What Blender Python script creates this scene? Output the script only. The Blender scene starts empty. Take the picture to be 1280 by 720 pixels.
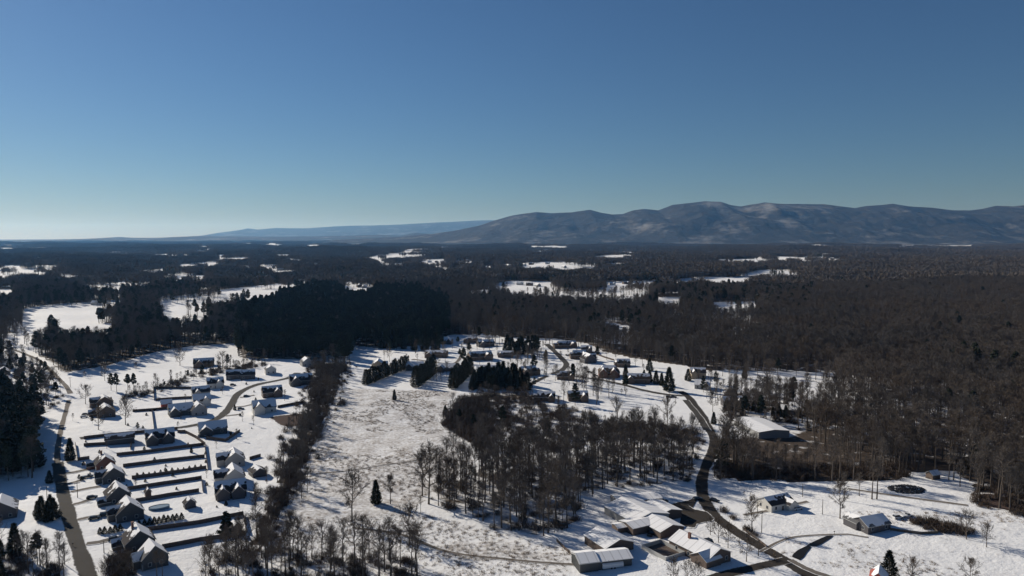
import bpy, math, random
import numpy as np
from mathutils import Vector, Matrix

random.seed(7)
rng = np.random.default_rng(7)
sc = bpy.context.scene
COL = sc.collection
R = math.radians

# ------------------------------------------------------------------ camera
CAM_H, F, PITCH = 120.0, 900.0, math.atan(63 / 900)
CP, SP = math.cos(PITCH), math.sin(PITCH)
cam = bpy.data.objects.new("camera", bpy.data.cameras.new("camera"))
COL.objects.link(cam)
cam.location = (0, 0, CAM_H)
cam.rotation_euler = (math.pi / 2 - PITCH, 0, 0)
cam.data.sensor_width = 36
cam.data.lens = F / 1280 * 36
cam.data.clip_start = 1
cam.data.clip_end = 300000
sc.camera = cam

SUN_AZ, SUN_EL = 53.0, 26.0            # degrees left of the view axis, height
SUN = np.array([-math.sin(R(SUN_AZ)) * math.cos(R(SUN_EL)), math.cos(R(SUN_AZ)) * math.cos(R(SUN_EL)), math.sin(R(SUN_EL))])


def sstep(a, b, x):
    t = np.clip((x - a) / (b - a), 0, 1)
    return t * t * (3 - 2 * t)


def terrain(x, y):
    x = np.asarray(x, float); y = np.asarray(y, float)
    d = np.hypot(x, y)
    z = 0.9 * np.sin(x / 31 + y / 47 + 1.0) + 0.7 * np.sin(x / 53 - y / 29 + 2.2) + 0.25 * np.sin(x / 11 + y / 17)
    a1 = sstep(700, 2600, d) * (1 - .5 * sstep(14000, 30000, d))
    z = z + a1 * (6.0 * np.sin(x / 170 + y / 260 + .7) + 5.0 * np.sin(x / 260 - y / 150 + 2.0))
    a2 = sstep(2500, 7000, d) * (1 - sstep(16000, 30000, d))
    z = z + a2 * (14 * np.sin(x / 700 + y / 620 + .3) + 12 * np.sin(x / 520 - y / 900 + 4.0))
    return z


def project(x, y, z):
    dz = z - CAM_H
    zc = y * CP - dz * SP
    zc = np.where(zc < 1, 1e9, zc)
    return 640 + F * x / zc, 360 - F * (y * SP + dz * CP) / zc


def G(px, py):
    """ground point seen at a picture position"""
    dx, du = (px - 640) / F, (360 - py) / F
    d = np.array([dx, CP + du * SP, -SP + du * CP])
    z = 0.0
    for _ in range(12):
        t = (z - CAM_H) / d[2]
        z = float(terrain(d[0] * t, d[1] * t))
    return d[0] * t, d[1] * t, z


def in_poly(px, py, poly):
    px = np.asarray(px, float); py = np.asarray(py, float)
    c = np.zeros(px.shape, bool)
    n = len(poly)
    for i in range(n):
        x1, y1 = poly[i]; x2, y2 = poly[(i + 1) % n]
        if y1 == y2:
            continue
        m = ((y1 > py) != (y2 > py)) & (px < (x2 - x1) * (py - y1) / (y2 - y1) + x1)
        c ^= m
    return c


# ------------------------------------------------------------------ materials
def new_mat(name):
    m = bpy.data.materials.new(name); m.use_nodes = True
    nt = m.node_tree
    return m, nt, nt.nodes["Principled BSDF"]


def nd(nt, t, **kw):
    n = nt.nodes.new(t)
    for k, v in kw.items():
        setattr(n, k, v)
    return n


def ramp(nt, src, a, b, ca=(0, 0, 0, 1), cb=(1, 1, 1, 1)):
    r = nd(nt, "ShaderNodeValToRGB")
    r.color_ramp.elements[0].position = a; r.color_ramp.elements[0].color = ca
    r.color_ramp.elements[1].position = b; r.color_ramp.elements[1].color = cb
    nt.links.new(src, r.inputs[0])
    return r.outputs[0]


def noise(nt, scale, detail=4, coord=None, rough=.55):
    n = nd(nt, "ShaderNodeTexNoise")
    n.inputs["Scale"].default_value = scale; n.inputs["Detail"].default_value = detail
    n.inputs["Roughness"].default_value = rough
    if coord is not None:
        nt.links.new(coord, n.inputs["Vector"])
    return n.outputs["Fac"]


def mix(nt, fac, a, b):
    m = nd(nt, "ShaderNodeMix", data_type='RGBA')
    for sock, v in ((m.inputs[0], fac), (m.inputs[6], a), (m.inputs[7], b)):
        if isinstance(v, (int, float)):
            sock.default_value = v
        elif isinstance(v, tuple):
            sock.default_value = v if len(v) == 4 else v + (1,)
        else:
            nt.links.new(v, sock)
    return m.outputs[2]


def math_n(nt, op, a, b=None):
    m = nd(nt, "ShaderNodeMath", operation=op)
    for i, v in enumerate((a, b)):
        if v is None:
            continue
        if isinstance(v, (int, float)):
            m.inputs[i].default_value = v
        else:
            nt.links.new(v, m.inputs[i])
    return m.outputs[0]


def simple(name, col, var=.25, scale=3.0, rough=.8, metal=0.0, obj_var=0.0, spec=.3):
    m, nt, b = new_mat(name)
    tc = nd(nt, "ShaderNodeTexCoord").outputs["Object"]
    n = noise(nt, scale, 4, tc)
    dark = tuple(c * (1 - var) for c in col); lite = tuple(min(1, c * (1 + var)) for c in col)
    c = mix(nt, n, dark, lite)
    if obj_var:
        oi = nd(nt, "ShaderNodeObjectInfo")
        hs = nd(nt, "ShaderNodeHueSaturation")
        nt.links.new(c, hs.inputs["Color"])
        v = nd(nt, "ShaderNodeMapRange"); nt.links.new(oi.outputs["Random"], v.inputs[0])
        v.inputs[3].default_value = 1 - obj_var; v.inputs[4].default_value = 1 + obj_var
        nt.links.new(v.outputs[0], hs.inputs["Value"])
        c = hs.outputs[0]
    nt.links.new(c, b.inputs["Base Color"])
    b.inputs["Roughness"].default_value = rough
    b.inputs["Metallic"].default_value = metal
    b.inputs["Specular IOR Level"].default_value = spec
    return m


SNOWC = (.82, .82, .83)


def ground_mat():
    m, nt, b = new_mat("snowy_ground")
    geo = nd(nt, "ShaderNodeNewGeometry").outputs["Position"]
    at = lambda n: nd(nt, "ShaderNodeAttribute", attribute_name=n).outputs["Fac"]
    fine = noise(nt, .55, 5, geo, .65)
    mid = noise(nt, .09, 5, geo, .6)
    big = noise(nt, .02, 4, geo)
    snow = mix(nt, big, (.74, .74, .75), (.86, .86, .87))
    grass = mix(nt, fine, (.10, .072, .05), (.25, .19, .14))
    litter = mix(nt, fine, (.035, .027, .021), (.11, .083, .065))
    # stubble poking through the field snow
    st = math_n(nt, 'MULTIPLY', at("stubble"), math_n(nt, 'ADD', math_n(nt, 'MULTIPLY', fine, .95), math_n(nt, 'MULTIPLY', mid, .55)))
    st = ramp(nt, st, .50, .86)
    c = mix(nt, st, snow, grass)
    # trampled / thin spots everywhere
    sp = ramp(nt, math_n(nt, 'ADD', math_n(nt, 'MULTIPLY', fine, .7), math_n(nt, 'MULTIPLY', mid, .5)), .74, .9)
    c = mix(nt, math_n(nt, 'MULTIPLY', sp, .55), c, grass)
    # forest floor
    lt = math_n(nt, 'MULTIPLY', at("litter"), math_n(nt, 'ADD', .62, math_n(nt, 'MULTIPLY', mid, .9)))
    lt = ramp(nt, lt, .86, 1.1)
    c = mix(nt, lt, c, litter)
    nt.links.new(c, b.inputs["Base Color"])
    b.inputs["Roughness"].default_value = .85
    b.inputs["Specular IOR Level"].default_value = .15
    bp = nd(nt, "ShaderNodeBump"); bp.inputs["Strength"].default_value = .5; bp.inputs["Distance"].default_value = .6
    nt.links.new(math_n(nt, 'ADD', fine, math_n(nt, 'MULTIPLY', mid, 3.0)), bp.inputs["Height"])
    nt.links.new(bp.outputs[0], b.inputs["Normal"])
    return m


def road_mat(name, ca, cb, edge0=.62):
    m, nt, b = new_mat(name)
    geo = nd(nt, "ShaderNodeNewGeometry").outputs["Position"]
    fine = noise(nt, .8, 5, geo, .65); mid = noise(nt, .15, 4, geo)
    c = mix(nt, math_n(nt, 'ADD', math_n(nt, 'MULTIPLY', mid, .6), math_n(nt, 'MULTIPLY', fine, .4)), ca, cb)
    e = nd(nt, "ShaderNodeAttribute", attribute_name="edge").outputs["Fac"]
    k = math_n(nt, 'ADD', e, math_n(nt, 'MULTIPLY', math_n(nt, 'SUBTRACT', fine, .5), .9))
    k = math_n(nt, 'ADD', k, math_n(nt, 'MULTIPLY', math_n(nt, 'SUBTRACT', mid, .5), .6))
    c = mix(nt, ramp(nt, k, edge0, edge0 + .25), c, SNOWC)
    nt.links.new(c, b.inputs["Base Color"]); b.inputs["Roughness"].default_value = .9; b.inputs["Specular IOR Level"].default_value = .06
    return m


def roof_mat(name, col, cover, scale=.35):
    m, nt, b = new_mat(name)
    tc = nd(nt, "ShaderNodeTexCoord").outputs["Object"]
    oi = nd(nt, "ShaderNodeObjectInfo")
    off = nd(nt, "ShaderNodeVectorMath", operation='ADD')
    nt.links.new(tc, off.inputs[0])
    sh = math_n(nt, 'MULTIPLY', oi.outputs["Random"], 60.0)
    nt.links.new(sh, off.inputs[1])
    n = noise(nt, scale, 4, off.outputs[0])
    f = noise(nt, 6, 3, tc)
    shingle = mix(nt, f, tuple(c * .75 for c in col), tuple(c * 1.3 for c in col))
    snow = mix(nt, f, (.70, .70, .72), (.84, .84, .86))
    up = nd(nt, "ShaderNodeAttribute", attribute_name="up").outputs["Fac"]
    v = math_n(nt, 'ADD', math_n(nt, 'MULTIPLY', up, .8), math_n(nt, 'MULTIPLY', math_n(nt, 'SUBTRACT', n, .5), 1.5))
    t = 1.0 - cover * 1.15
    k = ramp(nt, math_n(nt, 'ADD', v, .5), max(0, min(.95, (t + .5) / 1.0)), max(.02, min(1, t + .5 + .05)))
    if cover >= 1.0:
        sep = nd(nt, "ShaderNodeSeparateXYZ"); nt.links.new(tc, sep.inputs[0])
        fr = math_n(nt, 'FRACT', math_n(nt, 'MULTIPLY', sep.outputs[0], .31))
        snow = mix(nt, math_n(nt, 'MULTIPLY', ramp(nt, fr, .80, .92), .45), snow, (.38, .38, .39))
        k = math_n(nt, 'MAXIMUM', k, ramp(nt, noise(nt, scale * 2, 5, off.outputs[0], .65), .36, .42))
    c = mix(nt, k, shingle, snow)
    nt.links.new(c, b.inputs["Base Color"]); b.inputs["Roughness"].default_value = .9; b.inputs["Specular IOR Level"].default_value = .08
    return m


M = {}
M['ground'] = ground_mat()
M['road'] = road_mat("worn_asphalt", (.05, .046, .043), (.085, .079, .072), .7)
M['drive'] = road_mat("slushy_driveway", (.12, .105, .095), (.19, .17, .15), .5)
M['wet'] = road_mat("wet_asphalt", (.035, .031, .028), (.06, .052, .046), .75)
M['soil'] = road_mat("bare_soil", (.055, .04, .035), (.10, .07, .06), .6)
M['bark'] = simple("grey_bark", (.105, .085, .07), .35, 2.0, .9, obj_var=.25)
def twig_mat():
    m, nt, b = new_mat("bare_twigs")
    geo = nd(nt, "ShaderNodeNewGeometry").outputs["Position"]
    n = noise(nt, .012, 3, geo); oi = nd(nt, "ShaderNodeObjectInfo").outputs["Random"]
    c = mix(nt, ramp(nt, n, .38, .62), (.082, .073, .068), (.118, .087, .064))
    c = mix(nt, math_n(nt, 'MULTIPLY', oi, .75), c, (.135, .118, .105))
    nt.links.new(c, b.inputs["Base Color"]); b.inputs["Roughness"].default_value = .9
    b.inputs["Specular IOR Level"].default_value = .2
    return m


M['twig'] = twig_mat()
M['pine_leaf'] = simple("pine_needles", (.030, .038, .022), .45, .8, .85, obj_var=.25)
M['cedar_leaf'] = simple("cedar_foliage", (.026, .030, .018), .45, .8, .85, obj_var=.25)
M['brush'] = simple("brown_brush", (.085, .062, .048), .4, 1.0, .9, obj_var=.3)
M['fence'] = simple("weathered_fence_boards", (.105, .08, .068), .3, 2.0, .85)
M['pole'] = simple("pole_wood", (.10, .085, .07), .3, 2.0, .85)
M['glass'] = simple("window_glass", (.03, .035, .045), .2, 1.0, .12, spec=.5)
M['trim'] = simple("white_trim", (.40, .40, .39), .08, 2.0, .6)
M['grey_wall'] = simple("grey_siding", (.07, .073, .077), .2, 1.0, .7)
M['pale_wall'] = simple("pale_siding", (.27, .27, .27), .1, 1.0, .7)
M['white_wall'] = simple("white_siding", (.52, .505, .475), .08, 1.0, .7)
M['tan_wall'] = simple("tan_siding", (.36, .29, .21), .12, 1.0, .7)
M['brick_wall'] = simple("red_brick", (.17, .085, .065), .25, 3.0, .85)
M['brown_wall'] = simple("brown_boards", (.12, .09, .075), .25, 2.0, .85)
M['red_wall'] = simple("red_boards", (.33, .075, .06), .2, 2.0, .8)
M['dark_wall'] = simple("dark_siding", (.085, .08, .085), .2, 2.0, .8)
RCOV = {'dark': (.42, .22), 'mixed': (.78, .13), 'brown': (.32, .2), 'grey': (.82, .6), 'metal': (1.0, 1.0), 'red': (.9, .7)}
for k, c in (('mixed', (.045, .04, .042)), ('dark', (.045, .04, .042)), ('brown', (.085, .062, .05)), ('grey', (.12, .12, .125)), ('metal', (.42, .42, .41)), ('red', (.28, .09, .075))):
    M['roof_' + k] = roof_mat(k + "_roof_under_snow", c, RCOV[k][0])
    M['melt_' + k] = roof_mat(k + "_roof_melting", c, RCOV[k][1])  # the mixed one also serves as painted shade on wing roofs
M['car_dark'] = simple("dark_car_paint", (.018, .02, .025), .1, 1, .3, spec=.5)
M['car_white'] = simple("white_car_paint", (.65, .65, .66), .05, 1, .3, spec=.5)
M['car_red'] = simple("red_car_paint", (.22, .02, .02), .1, 1, .3, spec=.5)
M['car_silver'] = simple("silver_car_paint", (.33, .34, .36), .05, 1, .3, spec=.5)
M['tyre'] = simple("tyre_rubber", (.02, .02, .02), .1, 1, .9)
M['lamp'] = simple("lamp_glass", (.6, .6, .58), .05, 1, .2)
M['steel'] = simple("galvanised_steel", (.40, .41, .42), .15, 1, .45, .4)
M['rubble'] = simple("dark_rubble", (.05, .05, .055), .5, 1.2, .9)
M['snow'] = simple("packed_snow", (.82, .82, .83), .04, .6, .85, spec=.15)
M['pool'] = simple("pool_liner", (.10, .17, .25), .15, 1, .6)
M['straw'] = simple("dry_grass", (.23, .17, .11), .35, 1.0, .9, obj_var=.3)


def water_mat():
    m, nt, b = new_mat("dark_water")
    b.inputs["Base Color"].default_value = (.016, .014, .012, 1)
    b.inputs["Roughness"].default_value = .45; b.inputs["Specular IOR Level"].default_value = .12
    return m


M['water'] = water_mat()


def mountain_mat():
    m, nt, b = new_mat("forested_mountain")
    geo = nd(nt, "ShaderNodeNewGeometry").outputs["Position"]
    n = noise(nt, .0011, 6, geo, .6); n2 = noise(nt, .006, 5, geo, .6)
    c = mix(nt, n2, (.026, .026, .027), (.056, .052, .05))
    k = ramp(nt, math_n(nt, 'ADD', math_n(nt, 'MULTIPLY', n, .75), math_n(nt, 'MULTIPLY', n2, .35)), .58, .70)
    c = mix(nt, math_n(nt, 'MULTIPLY', k, .26), c, (.55, .55, .56))
    nt.links.new(c, b.inputs["Base Color"]); b.inputs["Roughness"].default_value = .95
    bp = nd(nt, "ShaderNodeBump"); bp.inputs["Strength"].default_value = .8; bp.inputs["Distance"].default_value = 90
    nt.links.new(noise(nt, .0032, 6, geo, .62), bp.inputs["Height"]); nt.links.new(bp.outputs[0], b.inputs["Normal"])
    b.inputs["Specular IOR Level"].default_value = .05
    return m


M['mountain'] = mountain_mat()


# ------------------------------------------------------------------ mesh helpers
def mk_mesh(name, verts, faces, mats, idx=None, smooth=False):
    me = bpy.data.meshes.new(name)
    me.from_pydata([tuple(map(float, v)) for v in verts], [], faces)
    for m in mats:
        me.materials.append(m)
    if idx is not None:
        me.polygons.foreach_set("material_index", np.asarray(idx, np.int32))
    if smooth:
        me.polygons.foreach_set("use_smooth", np.ones(len(me.polygons), bool))
    me.update()
    return me


def link(name, me, parent=None, loc=None, rz=0.0):
    o = bpy.data.objects.new(name, me)
    COL.objects.link(o)
    if parent:
        o.parent = parent
    if loc is not None:
        o.location = loc
    if rz:
        o.rotation_euler = (0, 0, rz)
    return o


def tag(o, label=None, cat=None, group=None, kind=None):
    if label: o["label"] = label
    if cat: o["category"] = cat
    if group: o["group"] = group
    if kind: o["kind"] = kind
    return o


def thing(name, loc, label, cat, group=None, rz=0.0):
    o = bpy.data.objects.new(name, None)
    COL.objects.link(o)
    o.empty_display_size = .5
    o.location = loc; o.rotation_euler = (0, 0, rz)
    return tag(o, label, cat, group)


class MB:
    def __init__(s):
        s.v, s.f, s.m = [], [], []

    def add(s, vs, fs, mi=0):
        n = len(s.v)
        s.v.extend([tuple(map(float, v)) for v in vs]); s.f.extend([tuple(i + n for i in f) for f in fs]); s.m.extend([mi] * len(fs))

    def box(s, x0, x1, y0, y1, z0, z1, mi=0, rz=0.0, at=(0, 0, 0), taper=1.0):
        cx, cy = (x0 + x1) / 2, (y0 + y1) / 2
        vs = []
        for z, k in ((z0, 1.0), (z1, taper)):
            for x, y in ((x0, y0), (x1, y0), (x1, y1), (x0, y1)):
                X, Y = cx + (x - cx) * k, cy + (y - cy) * k
                c, q = math.cos(rz), math.sin(rz)
                vs.append((X * c - Y * q + at[0], X * q + Y * c + at[1], z + at[2]))
        s.add(vs, [(0, 3, 2, 1), (4, 5, 6, 7), (0, 1, 5, 4), (1, 2, 6, 5), (2, 3, 7, 6), (3, 0, 4, 7)], mi)

    def tube(s, p0, p1, r0, r1, n=5, mi=0, cap=False):
        p0 = np.asarray(p0, float); p1 = np.asarray(p1, float)
        d = p1 - p0; L = np.linalg.norm(d)
        if L < 1e-6: return
        d /= L
        a = np.cross(d, (0, 0, 1.0) if abs(d[2]) < .9 else (1.0, 0, 0)); a /= np.linalg.norm(a)
        b = np.cross(d, a)
        vs = []
        for p, r in ((p0, r0), (p1, r1)):
            for i in range(n):
                t = 2 * math.pi * i / n
                vs.append(p + r * (math.cos(t) * a + math.sin(t) * b))
        fs = [(i, (i + 1) % n, n + (i + 1) % n, n + i) for i in range(n)]
        if cap:
            fs.append(tuple(range(n, 2 * n))); fs.append(tuple(range(n - 1, -1, -1)))
        s.add(vs, fs, mi)

    def tri(s, a, b, c, mi=0):
        s.add([a, b, c], [(0, 1, 2)], mi)

    def mesh(s, name, mats, smooth=False):
        return mk_mesh(name, s.v, s.f, mats, s.m, smooth)


# ------------------------------------------------------------------ trees
def rvec(r):
    v = np.array([r.gauss(0, 1), r.gauss(0, 1), r.gauss(0, 1)])
    return v / np.linalg.norm(v)


def bare_tree(seed, H, first, spread, forest, tw=.034):
    """returns trunk MB, crown MB: a tapered trunk with limbs, then branches and twigs"""
    r = random.Random(seed)
    T, C = MB(), MB()
    # trunk path
    pts = [np.zeros(3)]
    n = 7
    lean = np.array([r.uniform(-.03, .03), r.uniform(-.03, .03), 0])
    for i in range(1, n + 1):
        z = H * .86 * i / n
        pts.append(np.array([r.gauss(0, .012 * H), r.gauss(0, .012 * H), 0]) * (i / n) + lean * z + np.array([0, 0, z]))
    r0 = H * .015
    rad = lambda t: r0 * (1.05 - t) + .03
    T.tube(pts[0] + (0, 0, -.6), pts[0] + (0, 0, .6), r0 * 1.7, r0 * 1.1, 7)
    for i in range(n):
        T.tube(pts[i], pts[i + 1], rad(i / n), rad((i + 1) / n), 7)

    def on_trunk(t):
        f = t * n; i = min(n - 1, int(f)); return pts[i] + (pts[i + 1] - pts[i]) * (f - i)

    def twig(p, d, L):
        """a twig with twiglets, thin blades"""
        e = p + d * L
        a = np.cross(d, rvec(r)); a /= max(1e-6, np.linalg.norm(a))
        w = tw
        C.tri(p - a * w, p + a * w, e)
        for _ in range(3):
            t = r.uniform(.2, .9); q = p + d * L * t
            dd = d + .8 * rvec(r); dd /= np.linalg.norm(dd)
            a = np.cross(dd, rvec(r)); a /= max(1e-6, np.linalg.norm(a))
            C.tri(q - a * tw * .8, q + a * tw * .8, q + dd * L * r.uniform(.4, .8))

    nl = r.randint(13, 17)
    ang = r.uniform(0, 6.28)
    for k in range(nl):
        t = first + (1 - first) * (k + r.uniform(0, .7)) / nl
        u = (t - first) / (1 - first)
        ang += 2.4 + r.uniform(-.4, .4)
        L = spread * H * (math.sin(math.pi * min(1, .18 + .75 * u)) * .85 + .12) * r.uniform(.75, 1.15)
        el = R(22 + 45 * u + r.uniform(-10, 10))
        d = np.array([math.cos(ang) * math.cos(el), math.sin(ang) * math.cos(el), math.sin(el)])
        p = on_trunk(min(.99, t)); lr = max(.08, rad(t) * .62)
        m = 4
        q = [p]
        for i in range(m):
            d = d + np.array([0, 0, .16]) + .16 * rvec(r); d /= np.linalg.norm(d)
            q.append(q[-1] + d * L / m)
            T.tube(q[i], q[i + 1], lr * (1 - i / m) + .02, lr * (1 - (i + 1) / m) + .02, 4)
        nb = 6 if forest else 8
        for j in range(nb):
            tt = .22 + .78 * (j + r.random()) / nb
            f = tt * m; i = min(m - 1, int(f)); b0 = q[i] + (q[i + 1] - q[i]) * (f - i)
            bd = (q[i + 1] - q[i]) / np.linalg.norm(q[i + 1] - q[i]) + .85 * rvec(r) + np.array([0, 0, .15]); bd /= np.linalg.norm(bd)
            bl = L * r.uniform(.28, .5)
            b1 = b0 + bd * bl
            C.tube(b0, b1, .07, .025, 3)
            for _ in range(6 if forest else 8):
                tq = r.uniform(.15, 1); td = bd + .8 * rvec(r) + np.array([0, 0, .12]); td /= np.linalg.norm(td)
                twig(b0 + (b1 - b0) * tq, td, r.uniform(.7, 1.6) * H / 20)
    # leader twigs
    for _ in range(14):
        td = np.array([0, 0, 1.0]) + .7 * rvec(r); td /= np.linalg.norm(td)
        twig(on_trunk(r.uniform(.8, 1)), td, H * .09)
    return T, C


def needles(C, r, c, rad, n, size):
    for _ in range(n):
        v = rvec(r) * rad * (r.random() ** .4)
        p = c + v * (1, 1, .75)
        a = rvec(r) * size * r.uniform(.6, 1.2); b = rvec(r) * size * r.uniform(.4, .8)
        C.tri(p - a * .5, p + a * .5, p + b)


def pine_tree(seed, H, bare, width):
    r = random.Random(seed); T, C = MB(), MB()
    top = np.array([r.uniform(-.4, .4), r.uniform(-.4, .4), H * .96])
    T.tube((0, 0, -.6), top * .5, H * .014, H * .009, 6); T.tube(top * .5, top, H * .009, .04, 6)
    nb = 34; ang = 0
    for k in range(nb):
        t = bare + (1 - bare) * (k + .5) / nb
        u = (t - bare) / (1 - bare)
        ang += 2.4 + r.uniform(-.4, .4)
        L = width * H * (1 - u) ** .6 * r.uniform(.55, 1.1) * (.55 + .45 * min(1, u * 4)) + .25
        p = top * t
        d = np.array([math.cos(ang), math.sin(ang), r.uniform(-.05, .45)])
        e = p + d * L
        T.tube(p, e, .07, .03, 3)
        needles(C, r, e, max(.6, L * .38), 70, 1.0)
        needles(C, r, p + d * L * .55, max(.5, L * .3), 44, .9)
    needles(C, r, top, .8, 30, .8)
    return T, C


def cedar_tree(seed, H, width, n=2600, size=.85, power=.8):
    """conical evergreen clothed nearly to the ground"""
    r = random.Random(seed); T, C = MB(), MB()
    T.tube((0, 0, -.5), (0, 0, H * .9), H * .018, .04, 6)
    lob = [(r.uniform(0, 6.28), r.uniform(.05, .95)) for _ in range(16)]
    for _ in range(n):
        u = r.random() ** 1.25
        a = r.uniform(0, 6.28)
        R0 = width * H * .5 * ((1 - u) ** power) * (.7 + .3 * min(1, u * 6))
        bump = 1 + .22 * max(math.cos(a - la) * math.exp(-((u - lu) / .12) ** 2) for la, lu in lob)
        rr = R0 * bump * r.uniform(.3, 1.05)
        p = np.array([rr * math.cos(a), rr * math.sin(a), H * (.03 + .95 * u)])
        o = np.array([math.cos(a), math.sin(a), .5])
        av = (rvec(r) * .7 + o) * size * r.uniform(.5, 1.0); b = rvec(r) * size * .6
        C.tri(p - b * .5, p + b * .5, p + av)
    return T, C


def brush_clump(seed, H, W):
    r = random.Random(seed); C = MB()
    for _ in range(70):
        p = np.array([r.gauss(0, W * .3), r.gauss(0, W * .3), -.1])
        d = np.array([r.gauss(0, .4), r.gauss(0, .4), 1.0]); d /= np.linalg.norm(d)
        L = H * r.uniform(.5, 1.1)
        a = np.cross(d, rvec(r)); a /= np.linalg.norm(a)
        C.tri(p - a * .07, p + a * .07, p + d * L)
        for _ in range(4):
            q = p + d * L * r.uniform(.3, .9); dd = d + .8 * rvec(r)
            b = np.cross(dd, rvec(r)); b /= np.linalg.norm(b)
            C.tri(q - b * .05, q + b * .05, q + dd * L * .4)
    return C


def merged(name, T, C, mt, mc):
    v = list(T.v) + list(C.v); n = len(T.v)
    f = list(T.f) + [tuple(i + n for i in t) for t in C.f]
    return mk_mesh(name, v, f, [mt, mc], [0] * len(T.f) + [1] * len(C.f))


BARE, PINE, CEDAR, CYP = [], [], [], []
for i in range(9):                      # woodland-grown, tall
    H0 = 22
    T, C = bare_tree(100 + i, H0, [.45, .54, .4, .56, .42, .5, .36, .46, .54][i], [.23, .2, .28, .18, .25, .22, .33, .24, .2][i], True)
    BARE.append((H0, T.mesh("bare_trunk", [M['bark']]), C.mesh("bare_crown", [M['twig']]), merged("bare_tree_form", T, C, M['bark'], M['twig'])))
SPREAD = []
for i in range(4):                      # open-grown, broad crown from low down
    T, C = bare_tree(200 + i, 16, .18 + .05 * i, .46, False, .05)
    SPREAD.append((16, T.mesh("spreading_trunk", [M['bark']]), C.mesh("spreading_crown", [M['twig']])))
OPEN = []
for i in range(4):                      # tall trees grown in the open
    T, C = bare_tree(250 + i, 20, [.3, .38, .26, .34][i], [.36, .28, .32, .24][i], False, .055)
    OPEN.append((20, T.mesh("open_trunk", [M['bark']]), C.mesh("open_crown", [M['twig']])))
for i in range(4):
    T, C = pine_tree(300 + i, 20, [.5, .35, .42, .25][i], [.17, .2, .16, .22][i])
    PINE.append((20, T.mesh("pine_trunk", [M['bark']]), C.mesh("pine_crown", [M['pine_leaf']]), merged("pine_tree_form", T, C, M['bark'], M['pine_leaf'])))
for i in range(3):
    T, C = cedar_tree(400 + i, 12, [.5, .42, .6][i])
    CEDAR.append((12, T.mesh("cedar_trunk", [M['bark']]), C.mesh("cedar_crown", [M['cedar_leaf']]), merged("cedar_tree_form", T, C, M['bark'], M['cedar_leaf'])))
for i in range(3):
    T, C = cedar_tree(450 + i, 10, [.5, .46, .56][i], 2400, .62, .5)
    CYP.append((10, T.mesh("cypress_trunk", [M['bark']]), C.mesh("cypress_crown", [M['cedar_leaf']])))
T, C = cedar_tree(480, 2.2, .85, 1400, .22, .8)
CONE = [(2.2, T.mesh("shrub_stem", [M['bark']]), C.mesh("shrub_foliage", [M['cedar_leaf']]))]


def plant(name, kind, x, y, H, label, cat, group=None, rz=None, z=None):
    h0, tr, cr = kind[:3]
    z = float(terrain(x, y)) if z is None else z
    o = bpy.data.objects.new(name, None); COL.objects.link(o)
    o.location = (x, y, z - .05); s = H / h0
    o.scale = (s, s, s); o.rotation_euler = (0, 0, random.uniform(0, 6.28) if rz is None else rz)
    tag(o, label, cat, group)
    for nm, me in (("trunk", tr), ("crown", cr)):
        c = bpy.data.objects.new(nm, me); COL.objects.link(c); c.parent = o
    return o


def treeH(px, yb, yt):
    """height of something standing at (px, yb) whose top shows at yt"""
    x, y, z = G(px, yb)
    lo, hi = 0.0, 80.0
    for _ in range(40):
        m = (lo + hi) / 2
        if float(project(x, y, z + m)[1]) > yt: lo = m
        else: hi = m
    return x, y, lo


# ------------------------------------------------------------------ land cover in picture positions
FOREST = [(-400, 290), (1700, 290), (1700, 690), (1280, 645), (1212, 628), (1215, 608), (1190, 588), (1140, 592), (1128, 600), (1000, 603), (893, 601), (886, 590),
          (898, 560), (902, 548), (930, 548), (985, 546), (1000, 528), (985, 512), (955, 512), (940, 500), (925, 482), (905, 470), (870, 460), (830, 454), (790, 448), (755, 440),
          (730, 429), (690, 423), (640, 423), (600, 418), (560, 419), (545, 430), (478, 436), (442, 433), (437, 456), (400, 450), (345, 449), (298, 448), (295, 429),
          (235, 433), (190, 441), (140, 456), (100, 463), (78, 466), (60, 452), (40, 442), (0, 434), (-400, 428)]
WOOD = [(606, 566), (640, 572), (690, 572), (720, 566), (745, 560), (775, 557), (830, 560), (882, 562), (866, 602), (745, 614), (722, 652), (690, 671), (620, 667), (578, 640),
        (528, 628), (552, 602), (598, 588)]
SCRUB = [(548, 528), (572, 503), (600, 494), (655, 492), (690, 506), (742, 516), (755, 548), (720, 560), (690, 566), (640, 572), (606, 566), (575, 548)]
WOOD_OPEN = [(620, 505), (745, 508), (770, 535), (720, 552), (690, 566), (640, 572), (600, 560), (590, 530)]
STRIP = [(398, 452), (434, 458), (415, 500), (392, 560), (370, 612), (346, 652), (322, 700), (304, 700), (338, 620), (364, 560), (384, 505)]
BOTTOM = [(250, 700), (300, 690), (345, 688), (420, 695), (520, 700), (525, 735), (250, 740)]
CORNER = [(-60, 690), (0, 686), (40, 690), (76, 712), (84, 740), (-60, 740)]
LEFTPINES = [(-80, 498), (0, 504), (46, 518), (48, 580), (44, 598), (0, 604), (-80, 612)]
LEFTWOOD = [(-60, 446), (8, 443), (40, 452), (66, 470), (82, 486), (74, 510), (40, 512), (0, 500), (-60, 490)]
HEDGE = [(150, 497), (205, 481), (260, 462), (330, 452), (333, 457), (262, 470), (212, 487), (155, 503)]
RIGHTWOOD = [(1222, 612), (1290, 600), (1500, 610), (1500, 680), (1280, 646), (1216, 632)]
MIDROW = [(752, 530), (800, 530), (850, 533), (880, 545), (880, 556), (760, 552)]
HOUSEWOOD = [(905, 480), (990, 500), (1035, 528), (985, 548), (905, 545)]
MIDYARD = [(640, 450), (668, 440), (682, 446), (690, 458), (684, 476), (668, 480), (650, 476)]
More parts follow.
